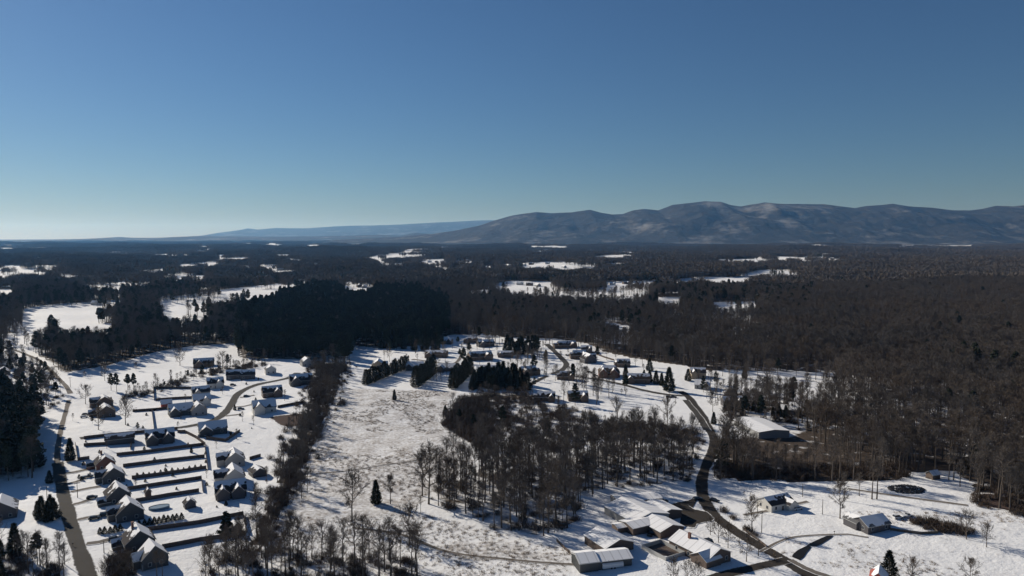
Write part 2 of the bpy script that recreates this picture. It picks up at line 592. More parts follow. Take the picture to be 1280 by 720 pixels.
MIDYARD2 = [(690, 466), (760, 478), (800, 490), (770, 498), (730, 486), (690, 478)]
EASTYARD = [(862, 474), (905, 482), (930, 500), (905, 520), (880, 505), (866, 488)]
STRIPTRUNKS = [(880, 466), (1040, 470), (1040, 480), (900, 480)]
UPPEREDGE = [(575, 424), (640, 428), (690, 428), (740, 436), (738, 441), (690, 434), (640, 434), (575, 430)]
YARDTREES = [(700, 482), (755, 478), (768, 498), (735, 510), (700, 505)]

CLEAR = [[(0, 310), (17, 310), (17, 312.5), (0, 312.5)], [(78, 318), (96, 318), (96, 320), (78, 320)], [(118, 317.5), (158, 317.5), (156, 320), (120, 320)],
         [(185, 318), (224, 317.5), (222, 321), (190, 321)], [(248, 307.5), (263, 307.5), (263, 310), (248, 310)], [(287, 322), (310, 321.5), (309, 326), (287, 326)],
         [(-60, 332), (75, 331.5), (70, 340), (50, 345.5), (-60, 347)], [(163, 338), (210, 334), (208, 340), (166, 341)], [(220, 331), (250, 327.5), (275, 327), (274, 334), (230, 335)],
         [(195, 350), (215, 345), (258, 344), (256, 351), (200, 354)], [(105, 354), (150, 350), (192, 350), (188, 357), (130, 364), (110, 362)], [(-40, 363), (16, 361), (16, 371), (-40, 373)],
         [(28, 388), (60, 381), (150, 375), (152, 380), (122, 390), (112, 397), (60, 403), (28, 403)],
         [(195, 378), (245, 366), (320, 357.5), (385, 351), (392, 358), (350, 364), (345, 372), (300, 378), (250, 383), (200, 383)],
         [(416, 354), (440, 351.5), (452, 352), (471, 361), (456, 367), (438, 366)], [(203, 393), (262, 392), (260, 402), (205, 403)],
         [(8, 417), (60, 412), (66, 416), (30, 431), (10, 427)], [(60, 408), (140, 404), (140, 413), (80, 416)], [(-60, 430), (-2, 428), (18, 438), (0, 441), (-60, 440)],
         [(333, 303), (353, 305), (353, 308), (334, 307)], [(382, 306), (402, 306), (402, 308.5), (382, 308.5)], [(413, 300.5), (461, 299.5), (461, 303), (416, 303)],
         [(466, 299.5), (479, 299.5), (479, 302), (466, 302)], [(480, 303), (515, 302.2), (515, 304.5), (482, 305)], [(575, 303), (615, 302), (615, 305), (577, 306)],
         [(322, 330), (345, 331), (340, 336), (324, 336)], [(388, 329), (400, 329), (400, 333), (388, 333)], [(464, 322), (482, 322), (480, 326), (466, 326)],
         [(470, 330), (512, 329), (510, 332.5), (472, 333)], [(525, 324), (560, 324), (556, 331.5), (530, 330)], [(568, 326), (592, 327), (590, 331), (572, 330)],
         [(600, 333), (640, 330), (640, 337), (606, 338)], [(550, 337), (575, 336), (573, 341), (552, 341)], [(585, 364), (612, 362), (610, 369), (588, 368)],
         [(617, 356), (640, 351), (690, 352), (685, 361), (640, 362), (620, 364)], [(626, 365.5), (680, 364), (813, 365), (810, 370), (792, 374), (700, 373), (640, 370)],
         [(660, 304), (670, 304), (670, 308), (660, 308)], [(682, 307), (712, 306), (712, 310), (684, 310)], [(690, 298), (727, 297), (727, 300), (690, 300.5)],
         [(790, 297), (807, 297), (807, 300), (790, 300)], [(825, 299), (848, 299), (847, 302), (826, 302)], [(739, 322), (775, 315), (799, 315.5), (790, 321), (765, 324)],
         [(650, 328), (700, 327), (750, 330), (740, 337), (690, 338), (652, 336)], [(755, 353), (850, 350), (850, 358), (760, 358)], [(843, 350), (880, 346), (938, 347), (932, 356), (850, 358)],
         [(928, 342), (960, 336.5), (1004, 339), (1002, 346), (938, 348)], [(895, 324), (990, 323.5), (990, 328), (895, 328)], [(932, 299.5), (952, 299.5), (952, 303), (932, 303)],
         [(890, 378), (946, 377), (946, 388), (892, 388)], [(820, 372), (852, 371), (850, 382), (822, 382)], [(1145, 303), (1180, 301), (1220, 304), (1215, 309), (1150, 307)],
         [(1233, 293.5), (1300, 292), (1300, 296), (1233, 297.5)], [(960, 320), (1055, 324), (1050, 328), (962, 328)], [(988, 355), (1004, 355), (1002, 360), (989, 360)],
         [(890, 463), (1045, 466), (1042, 479), (930, 480), (900, 474)], [(905, 408), (950, 411), (952, 414), (910, 412)], [(752, 402), (790, 408), (786, 415), (756, 412)]]
_r = random.Random(77)
for _k in range(60):
    _x, _y = (_r.uniform(300, 780), _r.uniform(301, 340)) if _k < 24 else (_r.uniform(0, 330), _r.uniform(306, 352)) if _k < 42 else (_r.uniform(800, 1280), _r.uniform(301, 332))
    _w, _h = _r.uniform(5, 20), _r.uniform(.5, 1.1) * (1 + (_y - 300) / 60)
    CLEAR.append([(_x - _w, _y), (_x - _w * .4, _y - _h), (_x + _w * .5, _y - _h * .8), (_x + _w, _y + _h * .2), (_x + _w * .3, _y + _h), (_x - _w * .6, _y + _h * .7)])
EVER = [[(296, 366), (380, 360), (520, 366), (562, 384), (560, 432), (475, 440), (440, 436), (437, 458), (296, 455)]]
EVER_HALF = [[(30, 402), (300, 400), (300, 470), (70, 470)], [(815, 362), (1015, 366), (1010, 392), (815, 394)], [(-60, 330), (330, 330), (330, 402), (-60, 402)],
             [(640, 335), (820, 335), (820, 352), (640, 352)], [(715, 398), (800, 398), (800, 425), (715, 425)]]


def fbm(x, y, s, seed=0):
    v = np.zeros_like(x); a = 1.0; t = 0
    r = np.random.default_rng(seed)
    for o in range(4):
        for _ in range(3):
            th, ph = r.uniform(0, 6.28, 2)
            v += a / 3 * np.sin((x * math.cos(th) + y * math.sin(th)) / s + ph + 1.7 * np.sin((y * math.cos(th) - x * math.sin(th)) / (s * 1.7) + ph * 2))
        t += a; a *= .6; s *= .53
    return v / t


def in_any(px, py, polys):
    c = np.zeros(np.shape(px), bool)
    for p in polys:
        c |= in_poly(px, py, p)
    return c


def wood_density(x, y, H=20.0, strict=True, spread=0.0):
    """share of the full planting density at each ground point, and the share of evergreens there"""
    z = terrain(x, y)
    px, py = project(x, y, z)
    d = in_poly(px, py, FOREST).astype(float)
    right = in_poly(px, py, [(895, 545), (1040, 530), (1130, 600), (890, 604)])
    d = np.where(right & (d > 0), 1.0, d)
    clear = in_any(px, py, CLEAR)
    spare = (fbm(x, y * .6, 60, 77) > .22) & (rng.random(np.shape(x)) < .6)
    if strict:
        for k in (.35, .72):
            clear |= in_any(*project(x, y, z + H * k), CLEAR)
        if spread:
            for dx, dy, k in ((-1, 0, .1), (1, 0, .1), (0, -1, .5), (0, 1, 0), (-.8, 0, .6), (.8, 0, .6)):
                clear |= in_any(*project(x + dx * spread, y + dy * spread, z + H * k), CLEAR)
    far = np.hypot(x, y)
    th = np.where(px < 520, .33, np.where(px < 800, .40, .55))
    clear |= (fbm(x, y * .40, 380, 41) > th) & (far > 1750) & (far < 11000)
    d = np.where(clear, np.where(spare & strict, .45, 0.0), d)
    n = fbm(x, y, 90, 3)
    d = d * np.clip(1.0 + .35 * n, .4, 1.2)
    ev = np.where(in_any(px, py, EVER), .97, np.where(in_any(px, py, EVER_HALF), .3, np.where(px > 850, .03, .10)))
    ev = np.where(ev < .9, np.clip(ev + .45 * fbm(x, y, 160, 9) * np.where(px > 850, .4, 1) - .08, .01, .9), ev)
    return d, ev, px, py


# ------------------------------------------------------------------ ground sheet
def axis(lo, hi, near_lo, near_hi, step, grow):
    a = list(np.arange(near_lo, near_hi + .1, step))
    s = step
    while a[-1] < hi:
        s *= grow; a.append(a[-1] + s)
    b = []
    s = step; q = near_lo
    while q > lo:
        s *= grow; q -= s; b.append(q)
    return np.array(b[::-1] + a)


xs = axis(-52000, 52000, -440, 440, 4.5, 1.03)
ys = axis(-3000, 52000, 190, 760, 4.5, 1.018)
XX, YY = np.meshgrid(xs, ys)
ZZ = terrain(XX, YY)
nx, ny = len(xs), len(ys)
verts = np.stack([XX.ravel(), YY.ravel(), ZZ.ravel()], 1)
ii = np.arange(nx * ny).reshape(ny, nx)
quads = np.stack([ii[:-1, :-1].ravel(), ii[:-1, 1:].ravel(), ii[1:, 1:].ravel(), ii[1:, :-1].ravel()], 1)
gm = bpy.data.meshes.new("ground")
gm.vertices.add(len(verts)); gm.vertices.foreach_set("co", verts.ravel())
gm.loops.add(quads.size); gm.loops.foreach_set("vertex_index", quads.ravel().astype(np.int32))
gm.polygons.add(len(quads)); gm.polygons.foreach_set("loop_start", np.arange(0, quads.size, 4, dtype=np.int32))
gm.polygons.foreach_set("use_smooth", np.ones(len(quads), bool))
gm.update(calc_edges=True)
gm.materials.append(M['ground'])
fx, fy = XX.ravel(), YY.ravel()
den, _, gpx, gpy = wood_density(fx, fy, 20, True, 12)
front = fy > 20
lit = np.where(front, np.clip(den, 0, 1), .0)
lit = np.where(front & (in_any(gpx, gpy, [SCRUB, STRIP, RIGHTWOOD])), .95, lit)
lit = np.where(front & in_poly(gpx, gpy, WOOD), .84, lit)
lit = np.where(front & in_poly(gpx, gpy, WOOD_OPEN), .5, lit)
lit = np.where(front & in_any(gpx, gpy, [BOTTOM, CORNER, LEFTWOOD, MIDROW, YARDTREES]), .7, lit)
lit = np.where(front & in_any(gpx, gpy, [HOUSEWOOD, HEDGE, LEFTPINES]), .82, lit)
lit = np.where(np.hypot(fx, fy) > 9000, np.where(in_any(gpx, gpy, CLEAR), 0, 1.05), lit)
stub = np.where(front & in_poly(gpx, gpy, [(425, 485), (575, 488), (545, 525), (600, 575), (560, 600), (520, 640), (345, 660)]), .83, .38)
stub = np.where(front & in_any(gpx, gpy, [[(395, 548), (440, 540), (470, 560), (440, 585), (395, 580)], [(545, 684), (600, 676), (690, 692), (690, 705), (560, 700)]]), .84, stub)
stub = np.where(front & in_poly(gpx, gpy, [(340, 660), (520, 640), (720, 690), (700, 730), (340, 730)]), np.maximum(stub, .66), stub)
stub = np.where(front & in_poly(gpx, gpy, [(900, 640), (1300, 640), (1300, 740), (1000, 740)]), np.maximum(stub, .60), stub)
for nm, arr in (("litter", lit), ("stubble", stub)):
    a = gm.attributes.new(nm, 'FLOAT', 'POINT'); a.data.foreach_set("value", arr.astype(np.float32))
ground = link("ground", gm)
tag(ground, "snow covered rolling ground with grass and leaf litter showing through", "ground", kind="structure")


# ------------------------------------------------------------------ mountains
def ridge(name, prof, D, near, far, label, spur, base=-30):
    px = np.array([p[0] for p in prof], float); hy = np.array([p[1] for p in prof], float)
    n = 640
    u = np.linspace(px[0], px[-1], n)
    top = np.interp(u, px, hy)
    X = (u - 640) / F * D * CP
    tz = np.array([CAM_H + D * math.tan(-PITCH + math.atan((360 - t) / F)) for t in top])
    tz = tz + (D / 14500) * 9 * fbm(X, X * 0, D / 60, 51)
    vs = np.concatenate([-np.linspace(1, 0, 48)[:-1], np.linspace(0, 1, 10)])
    V, FF = [], []
    for j, v in enumerate(vs):
        yy = D + (v * near if v < 0 else v * far)
        s = abs(v)
        sh = (1 - s) ** 1.25
        nz = fbm(X, np.full(n, yy * .55), spur, 21)
        nz2 = fbm(X, np.full(n, yy), spur * .3, 22)
        k = np.interp(s, [0, .08, .4, 1], [0, .16, .55, .0])
        z = base + (tz - base) * np.clip(sh + k * (.75 * nz + .3 * nz2) * .8, 0, 1 if s > 0 else 1)
        if s == 0: z = tz
        for i in range(n): V.append((X[i], yy, z[i]))
    m = len(vs)
    for j in range(m - 1):
        for i in range(n - 1):
            a = j * n + i; FF.append((a, a + 1, a + n + 1, a + n))
    o = link(name, mk_mesh(name, V, FF, [M['mountain']], smooth=True))
    return tag(o, label, "mountains", kind="structure")


ridge("mountains", [(420, 300), (500, 296), (540, 292.5), (570, 288), (600, 282), (620, 275), (640, 269.5), (670, 265), (690, 266.5), (715, 265.5), (737, 262), (752, 266), (765, 268), (778, 267.5),
                    (790, 263), (805, 261), (822, 263), (840, 256), (860, 254), (880, 251.5), (900, 252), (912, 256), (925, 258), (940, 255.5), (955, 253), (975, 255), (1000, 255), (1030, 255.5),
                    (1050, 258), (1068, 260), (1080, 257.5), (1100, 256), (1115, 254.5), (1135, 258), (1165, 260), (1190, 263), (1210, 263), (1225, 261), (1243, 257), (1265, 258), (1280, 256.5),
                    (1340, 258), (1420, 262), (1500, 258), (1600, 266)], 14500, 3400, 3000, "long blue mountain ridge with snowy flanks across the right horizon", 1000)
ridge("far_mountains", [(225, 299), (262, 295), (280, 292), (296, 289), (310, 285.5), (322, 287), (345, 285), (380, 285.5), (420, 283), (440, 282), (480, 281.5), (530, 279), (560, 277.5), (600, 275.5),
                        (640, 275), (700, 277), (760, 280), (820, 290)], 36000, 9000, 5000, "pale far mountain ridge fading into the haze left of the blue ridge", 3500)
ridge("hills", [(-260, 299), (-100, 300), (0, 300.5), (40, 299.5), (100, 299), (130, 297.6), (150, 296.3), (168, 297), (200, 297), (230, 295.8), (262, 294.8), (300, 295.5), (350, 296), (420, 295), (470, 293.5), (500, 294.5), (520, 291), (545, 293), (600, 297)],
      21000, 5000, 3000, "low dark wooded hills along the left horizon", 1800)


# ------------------------------------------------------------------ roads, drives and other sheets on the ground
def smooth_line(pts, step=4.0):
    P = np.array(pts, float)
    out = []
    for i in range(len(P) - 1):
        p0, p1, p2, p3 = P[max(0, i - 1)], P[i], P[i + 1], P[min(len(P) - 1, i + 2)]
        n = max(1, int(np.linalg.norm(p2 - p1) / step))
        for k in range(n):
            t = k / n
            out.append(.5 * ((2 * p1) + (p2 - p0) * t + (2 * p0 - 5 * p1 + 4 * p2 - p3) * t * t + (3 * p1 - p0 - 3 * p2 + p3) * t ** 3))
    out.append(P[-1])
    return np.array(out)


LIFT = [.06]


def ribbon(name, pxs, width, mat, label, kind="structure", cat="road"):
    line = smooth_line([G(*p)[:2] for p in pxs])
    t = np.gradient(line, axis=0); t /= np.linalg.norm(t, axis=1)[:, None] + 1e-9
    nrm = np.stack([-t[:, 1], t[:, 0]], 1)
    V, E, Fc = [], [], []
    prof = [(-.5, 1.0), (-.38, .56), (-.2, .05), (0, .30), (.2, .05), (.38, .56), (.5, 1.0)]
    LIFT[0] += .004
    for i, p in enumerate(line):
        w = width * (1 + .06 * math.sin(i * .9) + .04 * math.sin(i * .37))
        for f, e in prof:
            q = p + nrm[i] * f * w
            V.append((q[0], q[1], float(terrain(*q)) + LIFT[0])); E.append(e)
    k = len(prof)
    for i in range(len(line) - 1):
        for j in range(k - 1):
            a = i * k + j; Fc.append((a, a + k, a + k + 1, a + 1))
    me = mk_mesh(name, V, Fc, [mat])
    a = me.attributes.new("edge", 'FLOAT', 'POINT'); a.data.foreach_set("value", np.array(E, np.float32))
    return tag(link(name, me), label, cat, kind=kind)


def patch(name, pxs, mat, label, cat, kind="structure"):
    """an irregular flat sheet on the ground inside a picture outline"""
    P = np.array([G(*p)[:2] for p in pxs])
    c = P.mean(0)
    LIFT[0] += .004
    Q = smooth_line(list(P) + [P[0]], 3.0)[:-1]
    n = len(Q); V, E, Fc = [], [], []
    rings = [1.0, .8, .55, .3]
    for k, s in enumerate(rings):
        for i, q in enumerate(Q):
            jit = 1 + (.05 * math.sin(i * 1.7) + .04 * math.sin(i * .61 + 2)) * (k == 0)
            r_ = c + (q - c) * s * jit
            V.append((r_[0], r_[1], float(terrain(*r_)) + LIFT[0])); E.append([1.0, .35, .1, 0][k])
    V.append((c[0], c[1], float(terrain(*c)) + LIFT[0])); E.append(0)
    for k in range(len(rings) - 1):
        for i in range(n):
            a, b = k * n + i, k * n + (i + 1) % n
            Fc.append((a, b, b + n, a + n))
    for i in range(n):
        Fc.append(((len(rings) - 1) * n + i, (len(rings) - 1) * n + (i + 1) % n, len(V) - 1))
    me = mk_mesh(name, V, Fc, [mat])
    a = me.attributes.new("edge", 'FLOAT', 'POINT'); a.data.foreach_set("value", np.array(E, np.float32))
    return tag(link(name, me), label, cat, kind=kind)


ribbon("road", [(124, 760), (112, 725), (100, 690), (90, 660), (81, 625), (75, 595), (72, 578)], 6.0, M['road'], "straight grey road running past the left row of houses")
ribbon("road", [(72, 578), (72, 562), (78, 530), (86, 500)], 3.6, M['drive'], "snowy upper stretch of the left road")
ribbon("road", [(88, 492), (80, 480), (62, 462), (42, 447), (15, 437), (-40, 431)], 4.2, M['drive'], "thin road curving along the left wood edge")
ribbon("road", [(100, 548), (140, 543), (200, 537), (235, 533), (262, 527), (278, 519), (289, 506), (296, 494), (308, 486), (325, 480), (345, 476), (362, 472), (372, 466)], 6.5, M['road'], "curved street winding between the left houses")
ribbon("road", [(683, 430), (694, 440), (703, 449), (708, 456), (700, 464), (690, 467)], 6.5, M['road'], "short brown lane climbing to the wood behind the middle houses")
ribbon("road", [(690, 467), (715, 470), (745, 474), (775, 480), (805, 488), (832, 493), (857, 495)], 6.0, M['road'], "lane crossing the snow past the middle houses")
ribbon("road", [(850, 489), (862, 498), (874, 514), (884, 532), (893, 550), (890, 566), (882, 584), (877, 604), (880, 624), (892, 643), (916, 662), (945, 680), (980, 700), (1025, 728), (1060, 748)], 6.0, M['wet'], "dark winding road curving down through the right woods")
ribbon("road", [(880, 727), (915, 716), (950, 708), (984, 700)], 5.0, M['wet'], "side road joining the winding road at the bottom")
ribbon("road", [(857, 500), (866, 511), (876, 524), (884, 538)], 5.0, M['road'], "dark strip of track beside the winding road")
ribbon("path", [(515, 449), (545, 453), (568, 454), (577, 444), (580, 436)], 4.5, M['drive'], "lane between the middle houses behind the cypress rows", cat="path")
ribbon("path", [(655, 486), (668, 478), (684, 470)], 5.0, M['wet'], "dark driveway from the middle lane", cat="path")
ribbon("path", [(988, 700), (1006, 710), (1040, 722), (1080, 724)], 3.2, M['drive'], "faint snowy track along the right pasture edge", cat="path")
ribbon("path", [(972, 634), (996, 630), (1010, 627)], 2.5, M['drive'], "faint track beside the white cottage", cat="path")
ribbon("path", [(930, 644), (952, 640), (975, 636)], 2.6, M['drive'], "track from the winding road to the white cottage", cat="path")
ribbon("path", [(1060, 611), (1100, 617), (1150, 624), (1210, 632)], 2.8, M['drive'], "track across the right pasture", cat="path")
ribbon("path", [(395, 592), (440, 588), (490, 580), (540, 574), (590, 578)], 1.8, M['drive'], "faint old track across the middle field", cat="path")
ribbon("path", [(440, 660), (500, 668), (560, 690), (640, 700), (718, 706)], 2.2, M['drive'], "faint track to the long low shed", cat="path")
ribbon("path", [(950, 690), (990, 672), (1060, 668), (1085, 672)], 1.6, M['drive'], "faint footpath over the right pasture", cat="path")
for pts in ([(82, 592), (95, 590), (112, 586)], [(84, 605), (97, 602), (106, 598)], [(89, 615), (108, 611), (126, 608)], [(91, 631), (103, 628), (114, 624)],
            [(97, 650), (110, 647), (132, 644)], [(108, 680), (124, 678), (142, 673)]):
    ribbon("driveway", pts, 3.6, M['drive'], None, cat=None)
for o, l in zip([o for o in COL.objects if o.name.startswith("driveway")], ("driveway of the brick roadside house", "driveway with a dark car at its end", "double driveway of the third roadside house", "driveway of the fourth roadside house",
                "driveway with two dark cars", "driveway of the house behind the cone shrubs")):
    o["label"] = l; o["category"] = "driveway"
for pts, l in (([(300, 497), (307, 496), (318, 494)], "driveway off the curved street with a dark car"), ([(293, 509), (305, 508), (318, 505)], "driveway to the white house with gables"), ([(282, 520), (300, 518)], "short driveway at the street bend")):
    tag(ribbon("driveway", pts, 3.4, M['drive'], l, cat="driveway"))
patch("yard", [(836, 632), (850, 627), (866, 623), (872, 624), (860, 632), (868, 637), (884, 640), (892, 652), (872, 656), (868, 662), (852, 660), (850, 650), (848, 640)], M['wet'], "dark wet asphalt yard beside the farm sheds", "yard")
patch("soil", [(335, 522), (352, 519), (378, 517), (385, 525), (372, 534), (350, 532)], M['soil'], "bare brown soil bank below the left houses", "soil")
patch("soil", [(1218, 632), (1262, 640), (1300, 648), (1300, 636), (1262, 622), (1225, 616)], M['soil'], "brown leaf covered bank at the right wood edge", "soil")
patch("water", [(990, 696), (997, 688), (1010, 682), (1014, 684), (1008, 692), (1000, 700)], M['water'], "dark pool of the creek beside the road", "creek")
patch("water", [(1009, 682), (1020, 676), (1034, 670), (1042, 670), (1034, 676), (1020, 683)], M['water'], "dark narrow creek in the snowy pasture", "creek")


# ------------------------------------------------------------------ houses
def body_parts(W_, Rf, L, W, h, rh, cx=0, cy=0, rot=0.0, base=-.6, world=0.0, roof='dark', mats=None, over=.45, hip=0.0, painted_shade=False):
    """walls and roof of one block; ridge along local x"""
    c, s = math.cos(rot), math.sin(rot)
    tf = lambda p: (p[0] * c - p[1] * s + cx, p[0] * s + p[1] * c + cy, p[2])
    l, w = L / 2, W / 2
    li = l - hip
    vs = [(-l, -w, base), (l, -w, base), (l, w, base), (-l, w, base), (-l, -w, h), (l, -w, h), (l, w, h), (-l, w, h)]
    fs = [(0, 1, 5, 4), (1, 2, 6, 5), (2, 3, 7, 6), (3, 0, 4, 7)]
    if hip == 0:
        vs += [(-l, 0, h + rh - .02), (l, 0, h + rh - .02)]
        fs += [(4, 7, 8), (5, 9, 6)]
    W_.add([tf(p) for p in vs], fs)
    th = .22
    sl = rh / w
    for sg in (-1, 1):
        e = w + over; ze = h - over * sl
        xe = l + (.35 if hip == 0 else over)
        xi = (l + .35) if hip == 0 else li
        zr = h + rh
        P = [(-xe, sg * e, ze), (xe, sg * e, ze), (xi, 0, zr), (-xi, 0, zr)]
        Q = [(x, y, z + th) for x, y, z in P]
        V = [tf(p) for p in P + Q]
        nrm = world + rot + (math.pi / 2) * sg
        lit_ = math.cos(nrm) * SUN[0] + math.sin(nrm) * SUN[1]
        mi = 1 if lit_ > .12 or painted_shade else 0
        F_ = [(4, 5, 6, 7), (0, 3, 2, 1), (0, 1, 5, 4), (1, 2, 6, 5), (3, 0, 4, 7)]
        if sg < 0: pass
        else: F_ = [tuple(reversed(f)) for f in F_]
        Rf.up += [0, 0, 1, 1] * 4
        Rf.add(V, F_[:1], mi); Rf.add(V, F_[1:], 2)
    if hip:
        for sg in (-1, 1):
            xe = l + over; e = w + over; ze = h - over * sl
            P = [(sg * xe, -e, ze), (sg * xe, e, ze), (sg * li, 0, h + rh)]
            Q = [(x, y, z + th) for x, y, z in P]
            nrm = world + rot + (0 if sg > 0 else math.pi)
            lit_ = math.cos(nrm) * SUN[0] + math.sin(nrm) * SUN[1]
            f = [(3, 4, 5), (0, 2, 1), (0, 1, 4, 3)]
            if sg < 0: f = [tuple(reversed(t)) for t in f]
            V = [tf(p) for p in P + Q]
            Rf.up += [0, 0, 1] * 4
            Rf.add(V, f[:1], 1 if lit_ > .12 else 0); Rf.add(V, f[1:], 2)


def unit_box(name, sx, sy, sz, mat):
    b = MB(); b.box(-sx / 2, sx / 2, -sy / 2, sy / 2, 0, sz); return b.mesh(name, [mat])


WIN_F = unit_box("window_frame_mesh", 1.25, .10, 1.5, M['trim'])
WIN_P = unit_box("pane_mesh", 1.0, .05, 1.25, M['glass'])
WIN_S = unit_box("window_mesh", 1.1, .10, 1.35, M['glass'])
DOOR = unit_box("door_mesh", 1.0, .10, 2.1, M['brown_wall'])
GARAGE = unit_box("garage_door_mesh", 4.6, .10, 2.3, M['trim'])


def house(label, px, py, rot, L, W, h, rh, wall='grey', roof='dark', wings=(), chimney=None, hip=0.0, windows=True, fine=True, garage=None, name="house", cat="house", group=None, scale=1.0, zoff=0.0, doors=True):
    x, y, z = G(px, py)
    rz = R(rot)
    o = thing(name, (x, y, z), label, cat, group, rz)
    Wm, Rm = MB(), MB(); Rm.up = []
    L, W = L * scale, W * scale
    body_parts(Wm, Rm, L, W, h, rh, world=rz, hip=hip)
    for (cx, cy, l2, w2, h2, rh2, r2) in wings:
        body_parts(Wm, Rm, l2, w2, h2, rh2, cx, cy, R(r2), world=rz, painted_shade=roof == 'mixed')  # shade on these wings put into colour: barer, darker roof on every slope
    mats = [M['roof_' + roof], M['melt_' + roof], M['trim'] if roof != 'metal' else M['steel']]
    link("wall", Wm.mesh("wall", [M[wall + '_wall']]), o)
    rme = Rm.mesh("roof", mats)
    ua = rme.attributes.new("up", 'FLOAT', 'POINT'); ua.data.foreach_set("value", np.array(Rm.up, np.float32))
    ro = link("roof", rme, o)
    if chimney:
        b = MB(); b.box(-.5, .5, -.4, .4, h + rh * .3, h + rh + 1.3); b.box(-.6, .6, -.5, .5, h + rh + 1.303, h + rh + 1.5)
        link("chimney", b.mesh("chimney", [M['brick_wall']]), ro, (chimney[0], chimney[1], 0))
    if windows:
        rows = [1.0] if h < 4.2 else [1.0, 3.7]
        for face in range(4):
            ang = [-math.pi / 2, 0, math.pi / 2, math.pi][face]
            dist = (W if face in (0, 2) else L) / 2
            span = (L if face in (0, 2) else W)
            n = 3 if span > 11 else 2
            for zz in [q for q in rows if q + 1.5 < h]:
                for k in range(n):
                    u = (k - (n - 1) / 2) * span / (n + .3)
                    if face == 0 and zz == 1.0 and k == 1 and doors: continue
                    dx, dy = math.cos(ang), math.sin(ang)
                    lx, ly = dx * dist - dy * u, dy * dist + dx * u
                    if any(abs(lx - w_[0]) < max(w_[2], w_[3]) / 2 + .6 and abs(ly - w_[1]) < max(w_[2], w_[3]) / 2 + .6 for w_ in wings): continue
                    wz = bpy.data.objects.new("window", WIN_F if fine else WIN_S); COL.objects.link(wz); wz.parent = o
                    wz.location = (lx + dx * .012, ly + dy * .012, zz); wz.rotation_euler = (0, 0, ang + math.pi / 2)
                    if fine:
                        p = bpy.data.objects.new("pane", WIN_P); COL.objects.link(p); p.parent = wz; p.location = (0, -.04, .12)
        if doors:
            d = bpy.data.objects.new("door", DOOR); COL.objects.link(d); d.parent = o; d.location = (0, -W / 2 - .015, .05)
        if garage:
            d = bpy.data.objects.new("garage_door", GARAGE); COL.objects.link(d); d.parent = o
            gx, gy, ga = garage; d.location = (gx, gy, .05); d.rotation_euler = (0, 0, R(ga))
    return o


RW = 126  # ridge bearing of the roadside row
wf = lambda w, side=1: (0.5, side * w / 2, 7.5, 7, 5.2, 3.4, 90)
gr = lambda L, W, sx=1: (sx * L * .30, W / 2 + 1.5, 6.5, 6, 3.0, 2.6, 90)
gy_roadrow = [
    ("red brick house at the top of the roadside row", 131, 585, RW, 13, 12, 5.2, 4.4, 'brick', 'mixed', [gr(13, 12)], (3, 1.5)),
    ("grey two storey house touching the brick one by the road", 141, 601, RW, 13, 13, 5.4, 4.8, 'grey', 'mixed', [wf(13)], None),
    ("grey house with steep gable above the driveway with one dark car", 147, 626, RW, 14, 13, 5.4, 5.0, 'grey', 'mixed', [gr(14, 13, -1)], None),
    ("grey gabled house beside two dark parked cars", 161, 647, RW, 14, 14, 5.4, 5.2, 'grey', 'mixed', [wf(14)], None),
    ("dark gabled house just below the row of cone shrubs", 173, 684, RW, 14, 14, 5.4, 5.2, 'grey', 'mixed', [gr(14, 14)], (3, 2)),
    ("grey house nearest the bottom edge with a broad blue shadow", 191, 705, RW + 4, 13, 14, 5.8, 5.0, 'grey', 'grey', [wf(14)], None),
]
for l, px, py, rot, L, W, h, rh, wa, ro, wi, ch in gy_roadrow:
    k = .62 if 'nearest the bottom' in l else .73
    wi = [(a * k, b_ * k, c * k, d * k, e * .70, f * k, g) for a, b_, c, d, e, f, g in wi]
    house(l, px, py, rot, L, W, h * .70, rh * .84, wa, ro, wi, (ch[0] * k, ch[1] * k) if ch else None, garage=(-2.5, W * k / 2 + .015, 180) if not wi or wi[0][2] < 5.5 else None, group="houses along the left road", scale=k)
